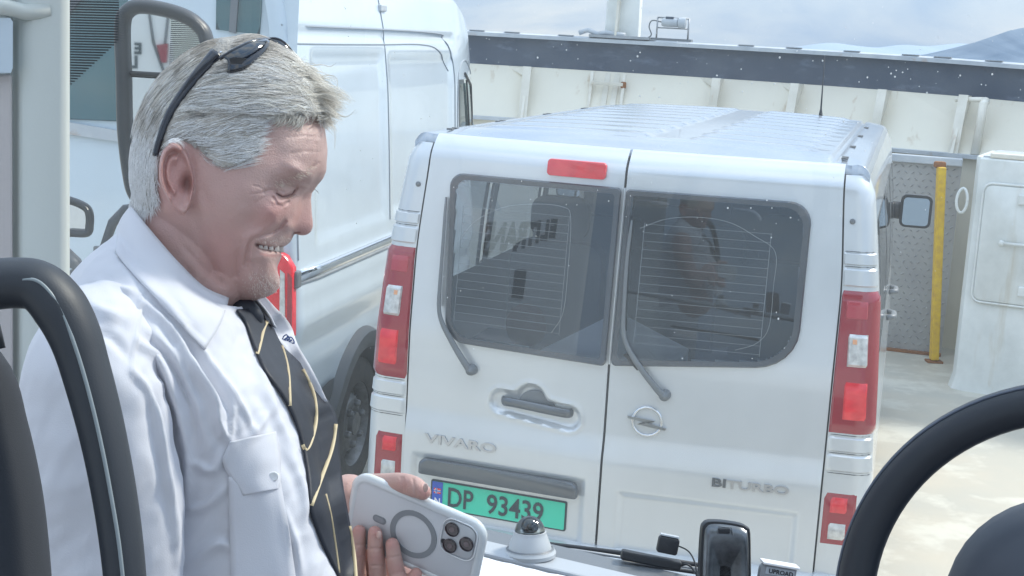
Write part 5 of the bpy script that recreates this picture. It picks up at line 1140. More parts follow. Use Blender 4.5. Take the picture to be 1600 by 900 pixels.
def strands(name, paths, m, parent, rad_, col=None):
    vs_, fs, cs = [], [], []
    for i, P in enumerate(paths):
        P = np.asarray(P); n = len(P); T = np.gradient(P, axis=0); a = np.cross(T, _f); a /= np.linalg.norm(a, axis=1)[:, None]+1e-9; c = np.cross(T, a); c /= np.linalg.norm(c, axis=1)[:, None]+1e-9
        r = (rad_ if np.isscalar(rad_) else rad_[i])*np.interp(np.linspace(0, 1, n), [0, .4, 1], [1, .9, .15]); o_ = len(vs_)
        for k in range(n):
            for t in (0, 2*pi/3, 4*pi/3): vs_.append(P[k]+r[k]*(a[k]*math.cos(t)+c[k]*math.sin(t)))
            if col is not None: cs += [col[i]]*3
        fs += [[o_+k*3+j, o_+k*3+(j+1) % 3, o_+(k+1)*3+(j+1) % 3, o_+(k+1)*3+j] for k in range(n-1) for j in range(3)]
    o = obj(name, vs_, fs, m, parent, smooth=True)
    if col is not None:
        ca = o.data.color_attributes.new('Col', 'FLOAT_COLOR', 'POINT'); ca.data.foreach_set('color', np.hstack([np.array(cs), np.ones((len(cs), 1))]).ravel())
    return o
bvh = BVHTree.FromPolygons(hV.tolist(), hF)
def surf(uu, vv, up=0.):
    h = bvh.ray_cast(Vector((uu, vv, 400)), Vector((0, 0, -1)))
    if h[0] is None: return None
    return np.array(h[0])+np.array(h[1])*up
lash = []
for k in range(16):
    t = k/15; uu = 434+26*t; vv = 302+5*math.sin(pi*t*.9); p_ = surf(uu, vv, 1)
    if p_ is not None: lash.append(PW([p_, p_+np.array([1.5+2*t, 3.5, 3]), p_+np.array([4+3*t, 4.5, 5.5])]))
for k in range(7): 
    s0 = np.array([483+k*.7, 294.+.6*k, -14-k*2]); lash.append(PW([s0, s0+(5, -1.5, 0), s0+(9, 1.5, 0), s0+(12, 6, 0)]))
strands('eyelashes', lash, mat('lash', (.08, .06, .05), .6), body, .00015)
brow = []; bc = []
for k in range(90):
    t = rng.uniform(0, 1); uu = 430+62*t+rng.normal(0, 2); vv = 287-26*math.sin(t*1.5)*t+10*(1-t)*0+rng.normal(0, 4.0); p_ = surf(uu, vv, .5)
    if p_ is None or p_[2] < 5: continue
    ln_ = rng.uniform(4, 7); d_ = np.array([.85, .15+.4*(1-t), .10]); brow.append(PW([p_, p_+d_*ln_*.5+(0, 0, 1.5), p_+d_*ln_+(0, 1, 1)])); bc.append(lin(.80, .70, .60)*rng.uniform(.7, 1.15))
M['hair'] = mat('hair', (.5, .47, .43), .42, spec=.6, attr='Col')
strands('eyebrow', brow, M['hair'], body, .00022, bc)
# stubble on chin and upper lip
stb = []; sc2 = []
for k in range(620):
    if rng.uniform() < .12: uu = rng.uniform(400, 457); vv = 377-.05*(uu-400)+rng.normal(0, 3.2)
    else: uu, vv = rng.normal(418, 17), rng.normal(446, 13)
    if 381 < vv < 412 or vv > 468: continue
    p_ = surf(uu, vv, .2)
    if p_ is None: continue
    h_ = bvh.find_nearest(Vector(p_)); n_ = np.array(h_[1]); d_ = n_*.8+np.array([.25, .9, 0]); stb.append(PW([p_, p_+d_*rng.uniform(1.0, 2.3)])); sc2.append(lin(.88, .82, .76)*rng.uniform(.8, 1.1))
strands('beard_stubble', stb, M['hair'], body, .00018, sc2)
# ---- hair
idx = np.where(inh & (w > -75) & (hN[:, 0]*0+1 > 0) & (aw < 140))[0]
jag = 7+5*n3_
capf = [f for f in hF if dE[f[0]] > jag[f[0]] and inh[f[0]] and inh[f[1]] and inh[f[2]]]
used_ = sorted({i for f in capf for i in f}); mp_ = {i: k for k, i in enumerate(used_)}
thick = 4.5+5*ss_((230-v)/100); 
cv_ = hV[used_]+hN[used_]*thick[used_][:, None]+hN[used_]*(1.8*np.array([noise.noise(Vector((q[0]*.03+q[1]*.02, q[1]*.10-q[0]*.05, q[2]*.05))) for q in hV[used_]]))[:, None]
hair = obj('hair', PW(cv_), [[mp_[i] for i in f] for f in capf], mat('hair_mass', (.46, .43, .39), .8, bump=.8, bscale=260, var=.4, vscale=60), man, smooth=True)
NS = 27000; pr_ = .35+.65*ss_(dE[idx]/14); ch = rng.choice(idx, NS, p=pr_/pr_.sum())
paths = []; cols = []; rads = []
def gl(uu, vv):
    """signed side of the glasses arm: >0 in front"""
    return uu-np.interp(vv, [60, 85, 120, 150, 180, 210, 240, 340], [360, 345, 312, 290, 272, 258, 250, 240])
cl_n = {}
for i in ch:
    p0 = hV[i].copy(); n0 = hN[i]; uu, vv, ww = p0; front = gl(uu, vv) > 0
    if front:
        top = ss_((205-vv)/70); sb = ss_((vv-215)/35)*ss_((350-uu)/40)
        d = np.array([1., -.06-.16*(1-top)*ss_((vv-150)/50)+.10*ss_((uu-430)/50), 0])*(1-sb)+np.array([.55, .75, 0])*sb+np.array([0, rng.normal()*.055, rng.normal()*.05])
        ln = rng.uniform(38, 66)*top+rng.uniform(20, 34)*(1-top); ln *= 1-.45*sb
        if uu > 385 and vv > 165: ln *= .62
    else:
        b_ = ss_((vv-120)/150); d = np.array([-.62*(1-b_)-.05, .65+.35*b_, 0])+rng.normal(0, .045, 3); ln = rng.uniform(28, 44)*(1-.45*ss_((vv-230)/90))
    d = d/np.linalg.norm(d); seg = 6 if ln > 26 else 4; st_ = ln/seg
    hgt = ((2.5+rng.uniform(0, 5.5))+4*(vv < 180))*(.45+.55*float(ss_(dE[i]/16))); free = front and uu > 420 and vv < 190
    p = p0.copy(); P = [p0.copy()]; ph = rng.uniform(0, 6.28); cv2 = rng.normal(0, .05)
    # clump: strands of a cell share a drift
    key = (int(uu/14), int(vv/8), int(ww/18)); 
    if key not in cl_n: cl_n[key] = rng.normal(0, 1, 3)
    dr = cl_n[key]
    for k in range(1, seg+1):
        t = k/seg
        d = d+np.array([0, cv2*.5, 0])*(.5 if free else .25)+np.array([0, dr[1]*.05, dr[2]*.05])*((1.6 if uu > 430 and vv < 190 else .7) if front else .3)
        d /= np.linalg.norm(d)
        tang = d-n0*np.dot(d, n0); tang /= np.linalg.norm(tang)+1e-9
        p = p+tang*st_
        if free and p[0] > 492: 
            d = d+np.array([-.0, .05, 0]); q_ = p+np.array([0, 0, 0]); P.append(q_+n0*hgt*.7); continue
        hh = bvh.find_nearest(Vector(p))
        if hh[0] is None: break
        n0 = np.array(hh[1]); s_ = np.array(hh[0]); p = s_.copy(); P.append(s_+n0*(hgt*math.sin(min(1, t*2.2)*pi/2)+(2.*t if front and vv < 190 else 0)))
    if len(P) < 3: continue
    paths.append(PW(P)); g = rng.uniform(.75, 1.15)*(1+.30*noise.noise(Vector((uu*.012, vv*.11+uu*.02, 1.)) if front else Vector((uu*.10, vv*.015, 5.)))*2)
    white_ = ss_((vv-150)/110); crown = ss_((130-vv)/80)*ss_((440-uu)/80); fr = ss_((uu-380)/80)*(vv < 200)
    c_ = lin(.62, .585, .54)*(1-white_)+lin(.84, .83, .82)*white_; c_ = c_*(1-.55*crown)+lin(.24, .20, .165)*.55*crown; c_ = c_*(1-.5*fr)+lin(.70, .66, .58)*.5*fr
    if rng.uniform() < .2*(1-white_): c_ = c_*.38
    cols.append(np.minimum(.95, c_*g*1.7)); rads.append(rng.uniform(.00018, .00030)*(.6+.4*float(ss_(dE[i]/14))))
# fringe tufts breaking the outline
def tuft(u0, v0, w0, pts, n, spread):
    for _ in range(n):
        o_ = rng.normal(0, 1, 3)*spread; q_ = [np.array([u0, v0, w0])+o_]+[np.array([a, b_, w0*.6+c_])+o_*(.95-.35*k/len(pts))+rng.normal(0, 1.0, 3) for k, (a, b_, c_) in enumerate(pts)]
        paths.append(PW(cat(q_, 3))); cols.append(lin(.88, .83, .74)*rng.uniform(.6, 1.1)); rads.append(rng.uniform(.00020, .00034))
for w0 in (-35, -10, 15, 40, 60):
    for k in range(8):
        r1 = rng.uniform(-1, 1); vb = 107+k*11; ub = 458+k*5
        L_ = rng.uniform(46, 84)*(1-.15*abs(k-3)); dv_ = rng.uniform(2, 24)
        tuft(ub, vb, w0, [(ub+L_*.4, vb+dv_*.1-2, 0), (ub+L_*.75, vb+dv_*.5+1, 0), (ub+L_*rng.uniform(.9, 1.1), vb+dv_+rng.uniform(-3, 9), 0)], 26, 4.6)
for _ in range(900):
    t = rng.uniform(0, 1); s0 = np.array([300+52*t+rng.uniform(-14, 18), 128-58*t+rng.normal(0, 8), 0]); p_ = surf(s0[0], s0[1], 2)
    if p_ is None: continue
    P = [p_]; d0 = np.array([-.65, .7, 0]) if rng.uniform() < .6 else np.array([1, .1, 0])
    for k in range(5):
        hh = bvh.find_nearest(Vector(P[-1]+d0*6)); n0 = np.array(hh[1]); P.append(np.array(hh[0])+n0*(3+1.6*k+rng.uniform(0, 2)))
    paths.append(PW(P)); cols.append(lin(.62, .56, .48)*rng.uniform(.5, 1.2)); rads.append(.00026)
tuft(488, 170, 20, [(520, 176, 0), (540, 184, 0), (557, 172, 0)], 4, 1.0); tuft(490, 170, 10, [(505, 190, 0), (505, 215, 0), (497, 240, 0)], 3, 1.0)
tuft(498, 172, 0, [(515, 180, 0), (524, 205, 0), (523, 232, 0)], 4, 1.2); tuft(470, 105, -20, [(500, 100, 0), (516, 103, 0), (524, 98, 0)], 3, 1.); tuft(482, 128, -10, [(512, 118, 0), (526, 124, 0), (527, 140, 0)], 5, 1.5)
tuft(440, 92, 0, [(455, 100, 0), (470, 95, 0), (478, 88, 0)], 3, 1.)
for _ in range(60):
    t = rng.uniform(0, 1); s0 = np.array([430+50*t, 178+8*t, 70-30*t])+rng.normal(0, 4, 3); p_ = surf(s0[0], s0[1], 5)
    if p_ is not None: tuft(p_[0], p_[1], p_[2], [(p_[0]-4, p_[1]+8, p_[2]*.4+4), (p_[0]-14, p_[1]+15, p_[2]*.4+3), (p_[0]-24, p_[1]+20, p_[2]*.4)], 2, 1.5)
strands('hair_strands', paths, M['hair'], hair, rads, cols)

# ---- sunglasses pushed up on the hair
gm = mat('glasses_frame', (.012, .016, .028), .22, coat=.6); sg = empty('sunglasses', PW([(385, 90, 60)])[0], 'black sunglasses pushed up on top of the grey hair', 'sunglasses')
def hs(uu, vv, up):
    p_ = surf(uu, vv, up); return p_ if p_ is not None else np.array([uu, vv, 60.])
arm_ = [hs(uu, vv, up) for uu, vv, up in ((251, 246, 9), (254, 222, 9), (262, 198, 10), (274, 174, 11), (290, 150, 12), (308, 128, 13), (325, 110, 14), (342, 94, 15))]
arm_[0][2] = arm_[1][2]-2
MB_ = MB(); ap = cat(arm_, 5); MB_.tube(PW(ap), list(np.interp(np.linspace(0, 1, len(ap)), [0, .3, .8, 1], [4.5, 5.5, 8.5, 11.]*np.array(SP))), 10, flat=(.5, 1), up=tuple(-_f)); MB_.obj('temple_arm', gm, sg, smooth=True)
arc = cat([(343, 92, 96), (366, 78, 92), (392, 66, 72), (412, 62, 44), (424, 62, 12), (430, 64, -30), (424, 70, -80)], 6)
hd_ = np.array([.30, .80, .12]); b = MB()
b.tube(PW(arc), 3.0*SP, 8, flat=(1, 1)); b.obj('brow_bar', gm, sg, smooth=True)
lensm = mat('dark_lens', (.012, .016, .025), .06, coat=1.)
def lens(i0, i1, hgt, bow):
    seg = arc[i0:i1]; n = len(seg); vs_ = []
    m = 10
    for k, p_ in enumerate(seg):
        t = k/(n-1); hh = hgt*(.35+.65*math.sin(pi*min(1, .12+t*.86))**.6)
        for j in range(m):
            s_ = j/(m-1); q_ = p_+hd_*hh*s_+np.array([bow, -bow*.9, bow*.4])*math.sin(pi*s_); vs_.append(q_)
    fs = [[k*m+j, k*m+j+1, (k+1)*m+j+1, (k+1)*m+j] for k in range(n-1) for j in range(m-1)]
    return obj('lens', PW(vs_), fs, lensm, sg, smooth=True, solid=.0022), [vs_[k*m+m-1] for k in range(n)]
l1, e1_ = lens(1, 19, 40, 5); l2, e2_ = lens(22, 34, 42, 6)
MB().tube(PW(e1_), 1.5*SP, 6).obj('lens_rim', gm, sg, smooth=True)
loop2 = cat([(412, 64, 20), (430, 60, 18), (446, 68, 15), (458, 84, 12), (464, 101, 12), (452, 99, 18), (436, 93, 22), (420, 80, 24)], 5, closed=True); loop2 = np.vstack([loop2, loop2[:1]])
MB().tube(PW(loop2), 2.0*SP, 6, caps=False).obj('far_lens_rim', gm, sg, smooth=True)
lp = MB(); c2 = loop2[:-1].mean(0); k = len(loop2)-1; lp.add(PW(np.vstack([loop2[:-1], (loop2[:-1]+c2)/2+(2, -2, 4), [c2+(3, -3, 5)]])), [[i, (i+1) % k, k+(i+1) % k, k+i] for i in range(k)]+[[k+i, k+(i+1) % k, 2*k] for i in range(k)]); lp.obj('lens', lensm, sg, smooth=True)
MB().sphere(PW([arm_[-1]+(6, -1, 6)])[0], .0014, 8, 6).obj('hinge_pin', M['chrome'], sg, smooth=True)

# ---- shirt
rings = [((376, 480, 22), (200, 350, -12), (262, 425, 104)), ((398, 515, 32), (172, 384, -30), (222, 448, 178)), ((428, 560, 44), (128, 440, -50), (190, 510, 222)),
         ((462, 615, 56), (92, 520, -62), (205, 590, 226)), ((486, 680, 62), (68, 620, -72), (235, 680, 214)), ((505, 745, 66), (56, 720, -78), (262, 770, 208)),
         ((520, 810, 68), (52, 820, -80), (284, 860, 205)), ((532, 880, 68), (52, 930, -80), (302, 960, 205)), ((540, 980, 66), (56, 1050, -80), (315, 1080, 205)), ((545, 1120, 64), (60, 1180, -80), (325, 1200, 205))]
RF = cat([r[0] for r in rings], 16); RBk = cat([r[1] for r in rings], 16); RN = cat([r[2] for r in rings], 16)
NT, NU = len(RF), 260
def ring_pt(t, a):
    i = min(NT-2, int(t)); f_ = t-i; Fp, Bp, Np_ = (q_[i]*(1-f_)+q_[i+1]*f_ for q_ in (RF, RBk, RN)); c = (Fp+Bp)/2
    ca, sa = math.cos(a), math.sin(a); e_ = .86
    return c+(Fp-c)*np.sign(ca)*abs(ca)**e_+(Np_-c)*np.sign(sa)*abs(sa)**e_*(1 if sa > 0 else .9)
SV = []
for i in range(NT*2-1):
    for j in range(NU):
        a = 2*pi*j/NU; SV.append(ring_pt(i/2, a))
NTT = NT*2-1
SV = np.array(SV); SF = [[i*NU+j, i*NU+(j+1) % NU, (i+1)*NU+(j+1) % NU, (i+1)*NU+j] for i in range(NTT-1) for j in range(NU)]
creases = [([(221,455),(217,500),(211,545),(207,589)], 2.6, 3.2),
  ([(230,450),(262,480),(290,520),(318,552)], 5, 8), ([(225,470),(262,505),(300,560),(335,620),(352,650)], 6, 8), ([(214,530),(250,565),(277,640),(293,715),(288,790)], 7, 9), ([(222,520),(262,560),(296,630),(312,700)], -6, 8),
  ([(208,578),(239,617),(256,700),(270,790),(277,880)], 7, 8), ([(225,585),(252,640),(268,720)], -5, 7), ([(280,545),(325,612),(342,665),(360,695)], 8, 9), ([(300,545),(345,620),(365,665)], -6, 8), ([(280,505),(342,580),(380,640),(400,678)], 4, 7),
  ([(362,640),(362,665),(360,690)], 4, 5), ([(300,720),(330,735),(352,700)], 5, 9), ([(290,800),(320,790),(352,760)], 4, 9),
  
  ([(440,690),(470,760),(478,820)], 4, 8), ([(400,560),(420,620),(450,690),(470,740)], 4.5, 9), ([(385,690),(410,660),(420,640)], 3, 8), ([(300,880),(340,850),(370,860)], 4, 10), ([(440,790),(460,850),(470,900)], 4, 8),
  ([(150,440),(185,450),(215,456)], 4, 9), ([(130,470),(165,490),(200,500)], 5, 12), ([(140,520),(175,530),(203,560)], -4, 10)]
creases = [(p_, a_*1.45, w_*.75) for p_, a_, w_ in creases]
def displace(V, Fc, amp=1., seed=0):
    N_ = vnormals(V, Fc); uu, vv = V[:, 0], V[:, 1]; Wd = PW(V); pu, pv, _ = toP(Wd); d_ = np.zeros(len(V)); facing = (N_[:, 2] > .05)|(N_[:, 2] < -2)
    if N_[np.argmax(V[:, 2]), 2] < 0: N_ = -N_; facing = N_[:, 2] > .05
    for poly, a_, wd_ in creases:
        C_ = cat(poly, 6); best = np.full(len(V), 1e9); tt = np.zeros(len(V)); n_ = len(C_)-1
        near = facing & (pu > C_[:, 0].min()-40) & (pu < C_[:, 0].max()+40) & (pv > C_[:, 1].min()-40) & (pv < C_[:, 1].max()+40); ii = np.where(near)[0]; b2 = np.full(len(ii), 1e9); t2 = np.zeros(len(ii))
        for k_ in range(n_):
            x0, y0 = C_[k_]; dx, dy = C_[k_+1]-C_[k_]; t = np.clip(((pu[ii]-x0)*dx+(pv[ii]-y0)*dy)/(dx*dx+dy*dy+1e-9), 0, 1); dd_ = np.hypot(pu[ii]-x0-t*dx, pv[ii]-y0-t*dy)
            m_ = dd_ < b2; b2[m_] = dd_[m_]; t2[m_] = ((k_+t)/n_)[m_]
        tp_ = np.sin(pi*np.clip(.04+t2*.92, 0, 1))**.8
        prof_ = np.exp(-(b2/wd_)**2)*1.15-.35*np.exp(-((b2-1.9*wd_)/(1.3*wd_))**2)      # ridge with soft troughs beside it
        d_[ii] += a_*tp_*prof_
    s_ = Vector((seed, seed*2.3, 1)); nn = np.array([noise.noise(Vector((q_[0]*.012+q_[1]*.006, q_[1]*.006-q_[0]*.004, q_[2]*.010))+s_)*9+noise.ridged_multi_fractal(Vector((q_[0]*.010+q_[1]*.005, q_[1]*.004, q_[2]*.008))+s_, .9, 2.1, 3, 1., 2.)*2.6+noise.noise(Vector((q_[0]*.05+q_[1]*.03, q_[1]*.022-q_[0]*.012, q_[2]*.04))+s_)*2.2 for q_ in V])
    return V+N_*((d_+nn-3)*amp)[:, None]
SV2 = displace(SV, SF, 1., 3)
M['shirt'] = mat('shirt_cotton', (.62, .625, .67), .78, sheen=.15, bump=.12, bscale=900)
shirt = obj('shirt', PW(SV2), SF, M['shirt'], man, smooth=True)
sbvh = BVHTree.FromPolygons(PW(SV2).tolist(), SF)
# sleeve on the near side
sp_ = cat([(178, 470, 150), (158, 520, 205), (142, 590, 238), (148, 680, 244), (156, 770, 240), (160, 860, 232), (162, 960, 225), (162, 1120, 215)], 14)
sr = np.interp(np.linspace(0, 1, len(sp_)), [0, .12, .3, .55, 1], [52, 88, 112, 128, 124]); nS = 120; sl_ = []
for i in range(len(sp_)):
    T = sp_[min(i+1, len(sp_)-1)]-sp_[max(i-1, 0)]; T = T/np.linalg.norm(T); A2 = np.cross(T, (0, 0, 1.)); A2 /= np.linalg.norm(A2); B2 = np.cross(T, A2)
    for j in range(nS): a = 2*pi*j/nS; sl_.append(sp_[i]+sr[i]*(A2*math.cos(a)*1.0+B2*math.sin(a)*.62))
sl_ = np.array(sl_); slf = [[i*nS+j, i*nS+(j+1) % nS, (i+1)*nS+(j+1) % nS, (i+1)*nS+j] for i in range(len(sp_)-1) for j in range(nS)]+[list(range(nS))]
sv2 = displace(sl_, slf, .9, 8)
obj('sleeve', PW(sv2), slf, M['shirt'], shirt, smooth=True)
# collar: top edge round the neck, outer leaf
tope = [(357, 466, 52), (318, 448, 88), (280, 412, 112), (245, 372, 104), (217, 338, 66), (206, 322, 10), (212, 330, -50), (250, 360, -96), (310, 405, -110), (375, 450, -70), (398, 464, -18)]
bote = [(321, 546, 138), (285, 510, 158), (247, 470, 172), (212, 432, 148), (188, 404, 92), (178, 388, 8), (186, 396, -70), (230, 430, -140), (320, 480, -150), (400, 500, -80), (432, 512, -28)]
Tt, Bt = cat(tope, 8), cat(bote, 8); cvs = []; nC = 12
for a_, b_ in zip(Tt, Bt):
    for j in range(nC):
        t = j/(nC-1); q_ = a_*(1-t)+b_*t; out_ = q_-np.array([275, 400, 0]); out_ /= np.linalg.norm(out_); cvs.append(q_+out_*7*math.sin(pi*min(1, t*1.1)))
nc_ = len(Tt); cf = [[i*nC+j, (i+1)*nC+j, (i+1)*nC+j+1, i*nC+j+1] for i in range(nc_-1) for j in range(nC-1)]
cvs = np.array(cvs); cvs = cvs+np.array([noise.noise(Vector(q_)*.02)*3 for q_ in cvs])[:, None]*np.array([0, 0, 1])
pxb = BVHTree.FromPolygons(SV2.tolist(), SF)
for i_, q_ in enumerate(cvs):
    t = (i_ % nC)/(nC-1)
    if q_[2] > 30 and t > .25:
        h = pxb.ray_cast(Vector((q_[0], q_[1], 500)), Vector((0, 0, -1)))
        if h[0] is not None: q_[2] = max(q_[2], h[0][2]+9-3*t)
obj('collar', PW(cvs), cf, M['shirt'], shirt, smooth=True, solid=.0018)
band = [q_ for q_ in Tt]; bs = []
for q_ in Tt:
    c_ = np.array([275, 400, 0]); o_ = (q_-c_)
    for t, k_ in ((0, .985), (.5, .95), (1, .94)): bs.append(c_+o_*k_+np.array([-2, 10, 0])*t*2.2)
obj('collar_band', PW(bs), [[i*3+j, (i+1)*3+j, (i+1)*3+j+1, i*3+j+1] for i in range(nc_-1) for j in range(2)], M['shirt'], shirt, smooth=True, solid=.0015)
def shit(px, py, off):
    """point just above the shirt as seen at a pixel"""
    d = Vector(ray(px, py)); d.normalize(); h = sbvh.ray_cast(Vector(CAM), d)
    if h[0] is None: return None
    return np.array(h[0])-_f*off*SP
def drape(name, rows, m, parent, off, nx=10, solid=.0012, bulge=0., fallback=None):
    """cloth strip lying on the shirt: rows = [(left px point, right px point), ...]"""
    Lr = cat([r[0] for r in rows], 6); Rr = cat([r[1] for r in rows], 6); vs_ = []; n = len(Lr); dep = np.full((n, nx), np.nan)
    P2 = np.zeros((n, nx, 2))
    for i in range(n):
        for j in range(nx):
            t = j/(nx-1); p2 = Lr[i]*(1-t)+Rr[i]*t; P2[i, j] = p2; h = shit(p2[0], p2[1], 0)
            if h is not None: dep[i, j] = (h-CAM)@_f
    for i in range(n):
        row = dep[i]; ok = ~np.isnan(row)
        if ok.sum() >= 2:
            last = np.where(ok)[0][-1]; sl0 = 2.2*SP*np.hypot(*(P2[i, 1]-P2[i, 0]))
            row[:last+1] = np.interp(np.arange(last+1), np.where(ok)[0], row[ok])
            for j in range(last+1, nx): row[j] = row[j-1]+sl0*.8
        elif ok.sum() == 1: row[:] = row[ok][0]
        else: row[:] = np.nan
        dep[i] = row
    for j in range(nx):
        c_ = dep[:, j]; ok = ~np.isnan(c_); 
        if ok.sum(): dep[:, j] = np.interp(np.arange(n), np.where(ok)[0], c_[ok])
        else: dep[:, j] = DH
    k5 = np.ones(5)/5
    for j in range(nx): dep[:, j] = np.convolve(np.pad(dep[:, j], 2, 'edge'), k5, 'valid')
    for i in range(n):
        for j in range(nx):
            t = j/(nx-1); vs_.append(W(P2[i, j][0], P2[i, j][1], dep[i, j]-SP*(off+bulge*math.sin(pi*t))))
    return obj(name, vs_, [[i*nx+j, i*nx+j+1, (i+1)*nx+j+1, (i+1)*nx+j] for i in range(n-1) for j in range(nx-1)], m, parent, smooth=True, solid=solid), np.array(vs_).reshape(n, nx, 3)
# far shirt front seen past the tie, with its small embroidered mark
ff, ffv = drape('shirt_front', [((393, 464), (412, 461)), ((405, 490), (428, 478)), ((425, 520), (452, 505)), ((448, 550), (466, 540)), ((470, 590), (488, 578)), ((485, 625), (512, 628))], M['shirt'], shirt, 2, 6)
em = mat('embroidery', (.06, .10, .24), .8)
wing = MB(); wing.tube([W(x, y, (ffv[14, 3]-CAM)@_f-.016) for x, y in cat([(441, 533), (443, 526), (448, 523), (450, 527), (455, 527), (459, 532), (460, 538)], 4)], 1.0*SP, 6).obj('emblem_arc', em, ff)
d_ = R_*.62-U_*.78; text('emblem_letters', 'BUSS', .0085, em, ff, W(443, 530, (ffv[14, 3]-CAM)@_f-.017), d_, np.cross(d_, _f)*-1 if np.dot(np.cross(d_, _f), U_) < 0 else np.cross(d_, _f), .0006, bold=.0005)
# tie
M['tie'] = mat('tie_silk', (.026, .030, .042), .5, spec=.35, sheen=.0, bump=.1, bscale=700, var=.25, vscale=30); gold = mat('tie_stripe', (.62, .50, .30), .5, sheen=.2)
tie, tv = drape('tie', [((360, 472), (398, 466)), ((372, 488), (414, 492)), ((384, 506), (424, 508)), ((396, 540), (440, 540)), ((414, 580), (470, 570)), ((442, 620), (496, 606)), ((462, 660), (520, 640)), ((474, 700), (528, 670)), ((482, 750), (530, 715)), ((486, 800), (536, 765)), ((504, 850), (546, 820)), ((528, 900), (554, 870)), ((548, 950), (562, 930)), ((556, 990), (566, 980))], M['tie'], man, 9, 14, .0022, bulge=7)
kn = [W(376, 478, (tv[3, 6]-CAM)@_f-.006)]
kb = MB(); kv = [(356, 470), (372, 466), (390, 468), (400, 474), (412, 494), (406, 512), (394, 508), (380, 500), (366, 488)]; dk = (tv[4, 7]-CAM)@_f
kc = np.array([384, 487]); vs_ = []
K9 = cat(kv, 4, closed=True)
for f_, dd_ in ((1.0, -2), (.93, 5), (.75, 11), (.4, 14), (.02, 15)):
    for p_ in K9: q_ = kc+(np.array(p_)-kc)*f_; vs_.append(W(q_[0], q_[1], dk-SP*(dd_+4)))
k = len(K9); kb.add(vs_, [[i*k+j, i*k+(j+1) % k, (i+1)*k+(j+1) % k, (i+1)*k+j] for i in range(4) for j in range(k)]); kb.obj('knot', M['tie'], tie, smooth=True)
tbvh = BVHTree.FromPolygons(tv.reshape(-1, 3).tolist(), [[i*14+j, i*14+j+1, (i+1)*14+j+1, (i+1)*14+j] for i in range(tv.shape[0]-1) for j in range(13)])
for pts in ([(419, 499), (412, 514), (404, 546), (398, 562)], [(428, 506), (440, 540), (450, 580), (453, 634)], [(473, 577), (490, 615), (494, 655), (486, 690), (477, 702), (469, 684)], [(526, 655), (519, 700), (502, 748), (487, 790)], [(508, 772), (516, 805), (523, 850), (529, 895)], [(546, 822), (553, 865), (556, 900), (558, 930)]):
    C_ = cat(pts, 6); vs_ = []; ok_ = True; ld = None
    C_ = np.array([p_ for p_ in C_ if tbvh.ray_cast(Vector(CAM), Vector(ray(*p_)).normalized())[0] is not None])
    if len(C_) < 4: continue
    T_ = np.gradient(C_, axis=0); T_ /= np.linalg.norm(T_, axis=1)[:, None]; N2 = np.stack([-T_[:, 1], T_[:, 0]], 1)
    for p_, n_ in zip(C_, N2):
        for s_ in (-2.9, 0, 2.9):
            q_ = p_+n_*s_; d = Vector(ray(*q_)); d.normalize(); h = tbvh.ray_cast(Vector(CAM), d)
            if h[0] is not None: ld = (np.array(h[0])-CAM)@_f
            vs_.append((q_[0], q_[1], (ld or DH)-.0036))
    q3 = np.array(vs_); ks = np.ones(7)/7; sm_ = np.convolve(np.pad(q3[1::3, 2], 3, 'edge'), ks, 'valid'); q3[:, 2] = np.repeat(np.minimum(sm_, q3[1::3, 2]+.0005), 3); vs_ = [W(*r_) for r_ in q3]
    obj('stripe', vs_, [[i*3+j, i*3+j+1, (i+1)*3+j+1, (i+1)*3+j] for i in range(len(C_)-1) for j in range(2)], gold, tie, smooth=True, solid=.0003)
cdp = (tv[int(tv.shape[0]*.64), 8]-CAM)@_f-.010
MB().bar(W(497, 800, cdp), W(523, 772, cdp), .006, .004).obj('tie_clip', M['chrome'], tie, bevel=.001)
b = MB(); b.tube([W(478, 684, cdp), W(476, 692, cdp-.004), W(480, 700, cdp-.003), W(488, 696, cdp-.003)], .0025, 8); b.obj('tie_tack', gm, tie, smooth=True)
# pocket flap, button, placket seam
fl_, flv = drape('pocket_flap', [((360, 690), (430, 674)), ((352, 706), (434, 692)), ((348, 722), (437, 712)), ((356, 740), (438, 735)), ((368, 757), (438, 752)), ((380, 774), (436, 764))], M['shirt'], shirt, 3.5, 12, .0022, bulge=4)
bd = shit(429, 743, 9)
if bd is not None: MB().lathe(bd, -_f+R_*.25, [(0, .0), (6.5*SP, 0), (7*SP, 1.2*SP), (6.2*SP, 2.2*SP), (4.5*SP, 1.6*SP), (0, 1.6*SP)], 18).obj('button', mat('button_pearl', (.8, .8, .8), .25, coat=.5), fl_, smooth=True)
pk, pkv = drape('pocket', [((357, 745), (436, 740)), ((358, 800), (446, 795)), ((360, 860), (455, 850)), ((362, 930), (464, 915))], M['shirt'], shirt, 5.0, 10, .001)

# ---- phone in the hand
ph = empty('phone', PC, 'white smartphone in clear case with three camera lenses, held in his hand', 'phone')
L2, S2, T2 = .0745, .0385, .0052; fx = [ex_, ey_, en_]
MB().prism(rrect(-L2+.002, -S2+.002, L2-.002, S2-.002, .013, 7), PC-en_*T2*.9, ex_, ey_, en_, T2*1.8, .0015).obj('phone_body', mat('phone_back', (.58, .60, .63), .35, coat=.3), ph, auto=35)
ring_ = rrect(-L2, -S2, L2, S2, .0145, 8); rr2 = [PC+ex_*x+ey_*y for x, y in ring_]; rr2.append(rr2[0])
MB().tube(rr2, T2*1.12, 8, caps=False).obj('clear_case', mat('case_clear', (.66, .70, .72), .12, coat=.8), ph, smooth=True)
def disc(name, cx, cy, prof_, m, n=40, par=None): return MB().lathe(PC+ex_*cx+ey_*cy+en_*T2*.9, en_, prof_, n).obj(name, m, par or ph, auto=30)
gr = mat('magnet_ring', (.25, .27, .29), .45)
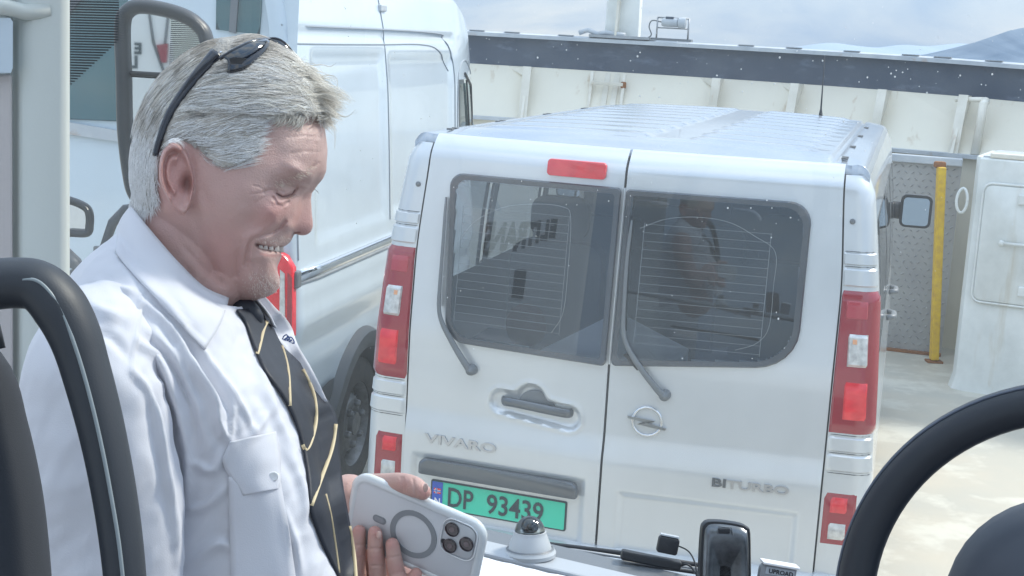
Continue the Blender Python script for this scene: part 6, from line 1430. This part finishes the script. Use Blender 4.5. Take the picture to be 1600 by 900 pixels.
disc('magnet_ring', .001, .0, [(.0215, .0), (.0215, .0008), (.0275, .0008), (.0275, 0)], gr)
MB().prism(rrect(-.0480, -.0042, -.0320, .0042, .0041), PC+en_*(T2*.9), ex_, ey_, en_, .0006).obj('alignment_bar', gr, ph)
MB().prism(rrect(-.0458, -.0026, -.0342, .0026, .0025), PC+en_*(T2*.9+.0006), ex_, ey_, en_, .0005).obj('alignment_inlay', mat('inlay', (.30, .32, .35), .5), ph)
cb = MB().prism(rrect(.034, -.036, .070, .002, .010, 6), PC+en_*T2*.9, ex_, ey_, en_, .0022, .001).obj('camera_plate', mat('camera_plate', (.52, .55, .58), .2, coat=.8), ph, auto=30)
MB().tube([PC+ex_*x+ey_*y+en_*(T2*.9+.0015) for x, y in (lambda q_: q_+[q_[0]])(rrect(.032, -.038, .072, .004, .012, 6))], .0009, 6, caps=False).obj('camera_bezel', M['case_rim'] if 'case_rim' in M else mat('case_rim', (.8, .83, .85), .15, coat=.8), ph, smooth=True)
for cx, cy in ((.0435, -.0265), (.0620, -.0170), (.0445, -.0070)):
    c_ = MB().lathe(PC+ex_*cx+ey_*cy+en_*(T2*.9+.0020), en_, [(.0078, 0), (.0080, .0022), (.0070, .0026), (.0068, .0015), (0, .0015)], 28).obj('camera_lens', mat('lens_glass', (.03, .022, .028), .08, coat=1), ph, auto=30)
    MB().lathe(PC+ex_*cx+ey_*cy+en_*(T2*.9+.0036), en_, [(.0032, 0), (.0030, .0003), (0, .0003)], 16).obj('iris', mat('iris', (.10, .07, .08), .1, coat=1), c_)
MB().lathe(PC+ex_*.0365+ey_*-.0085+en_*(T2*.9+.0022), en_, [(.0030, 0), (.0030, .0005), (0, .0005)], 16).obj('flash', M['blackplastic'], ph)
# finger nails
nm = mat('nail', (.62, .43, .38), .25, coat=.3)
for (x, y) in ((592, 836), (665, 762)):
    c_ = PH(x, y, .021 if y > 800 else .0135); MB().sphere(c_, .0045, 10, 6, (.7, 1.2, .35), (ex_, ey_, en_)).obj('finger_nail', nm, body, smooth=True)
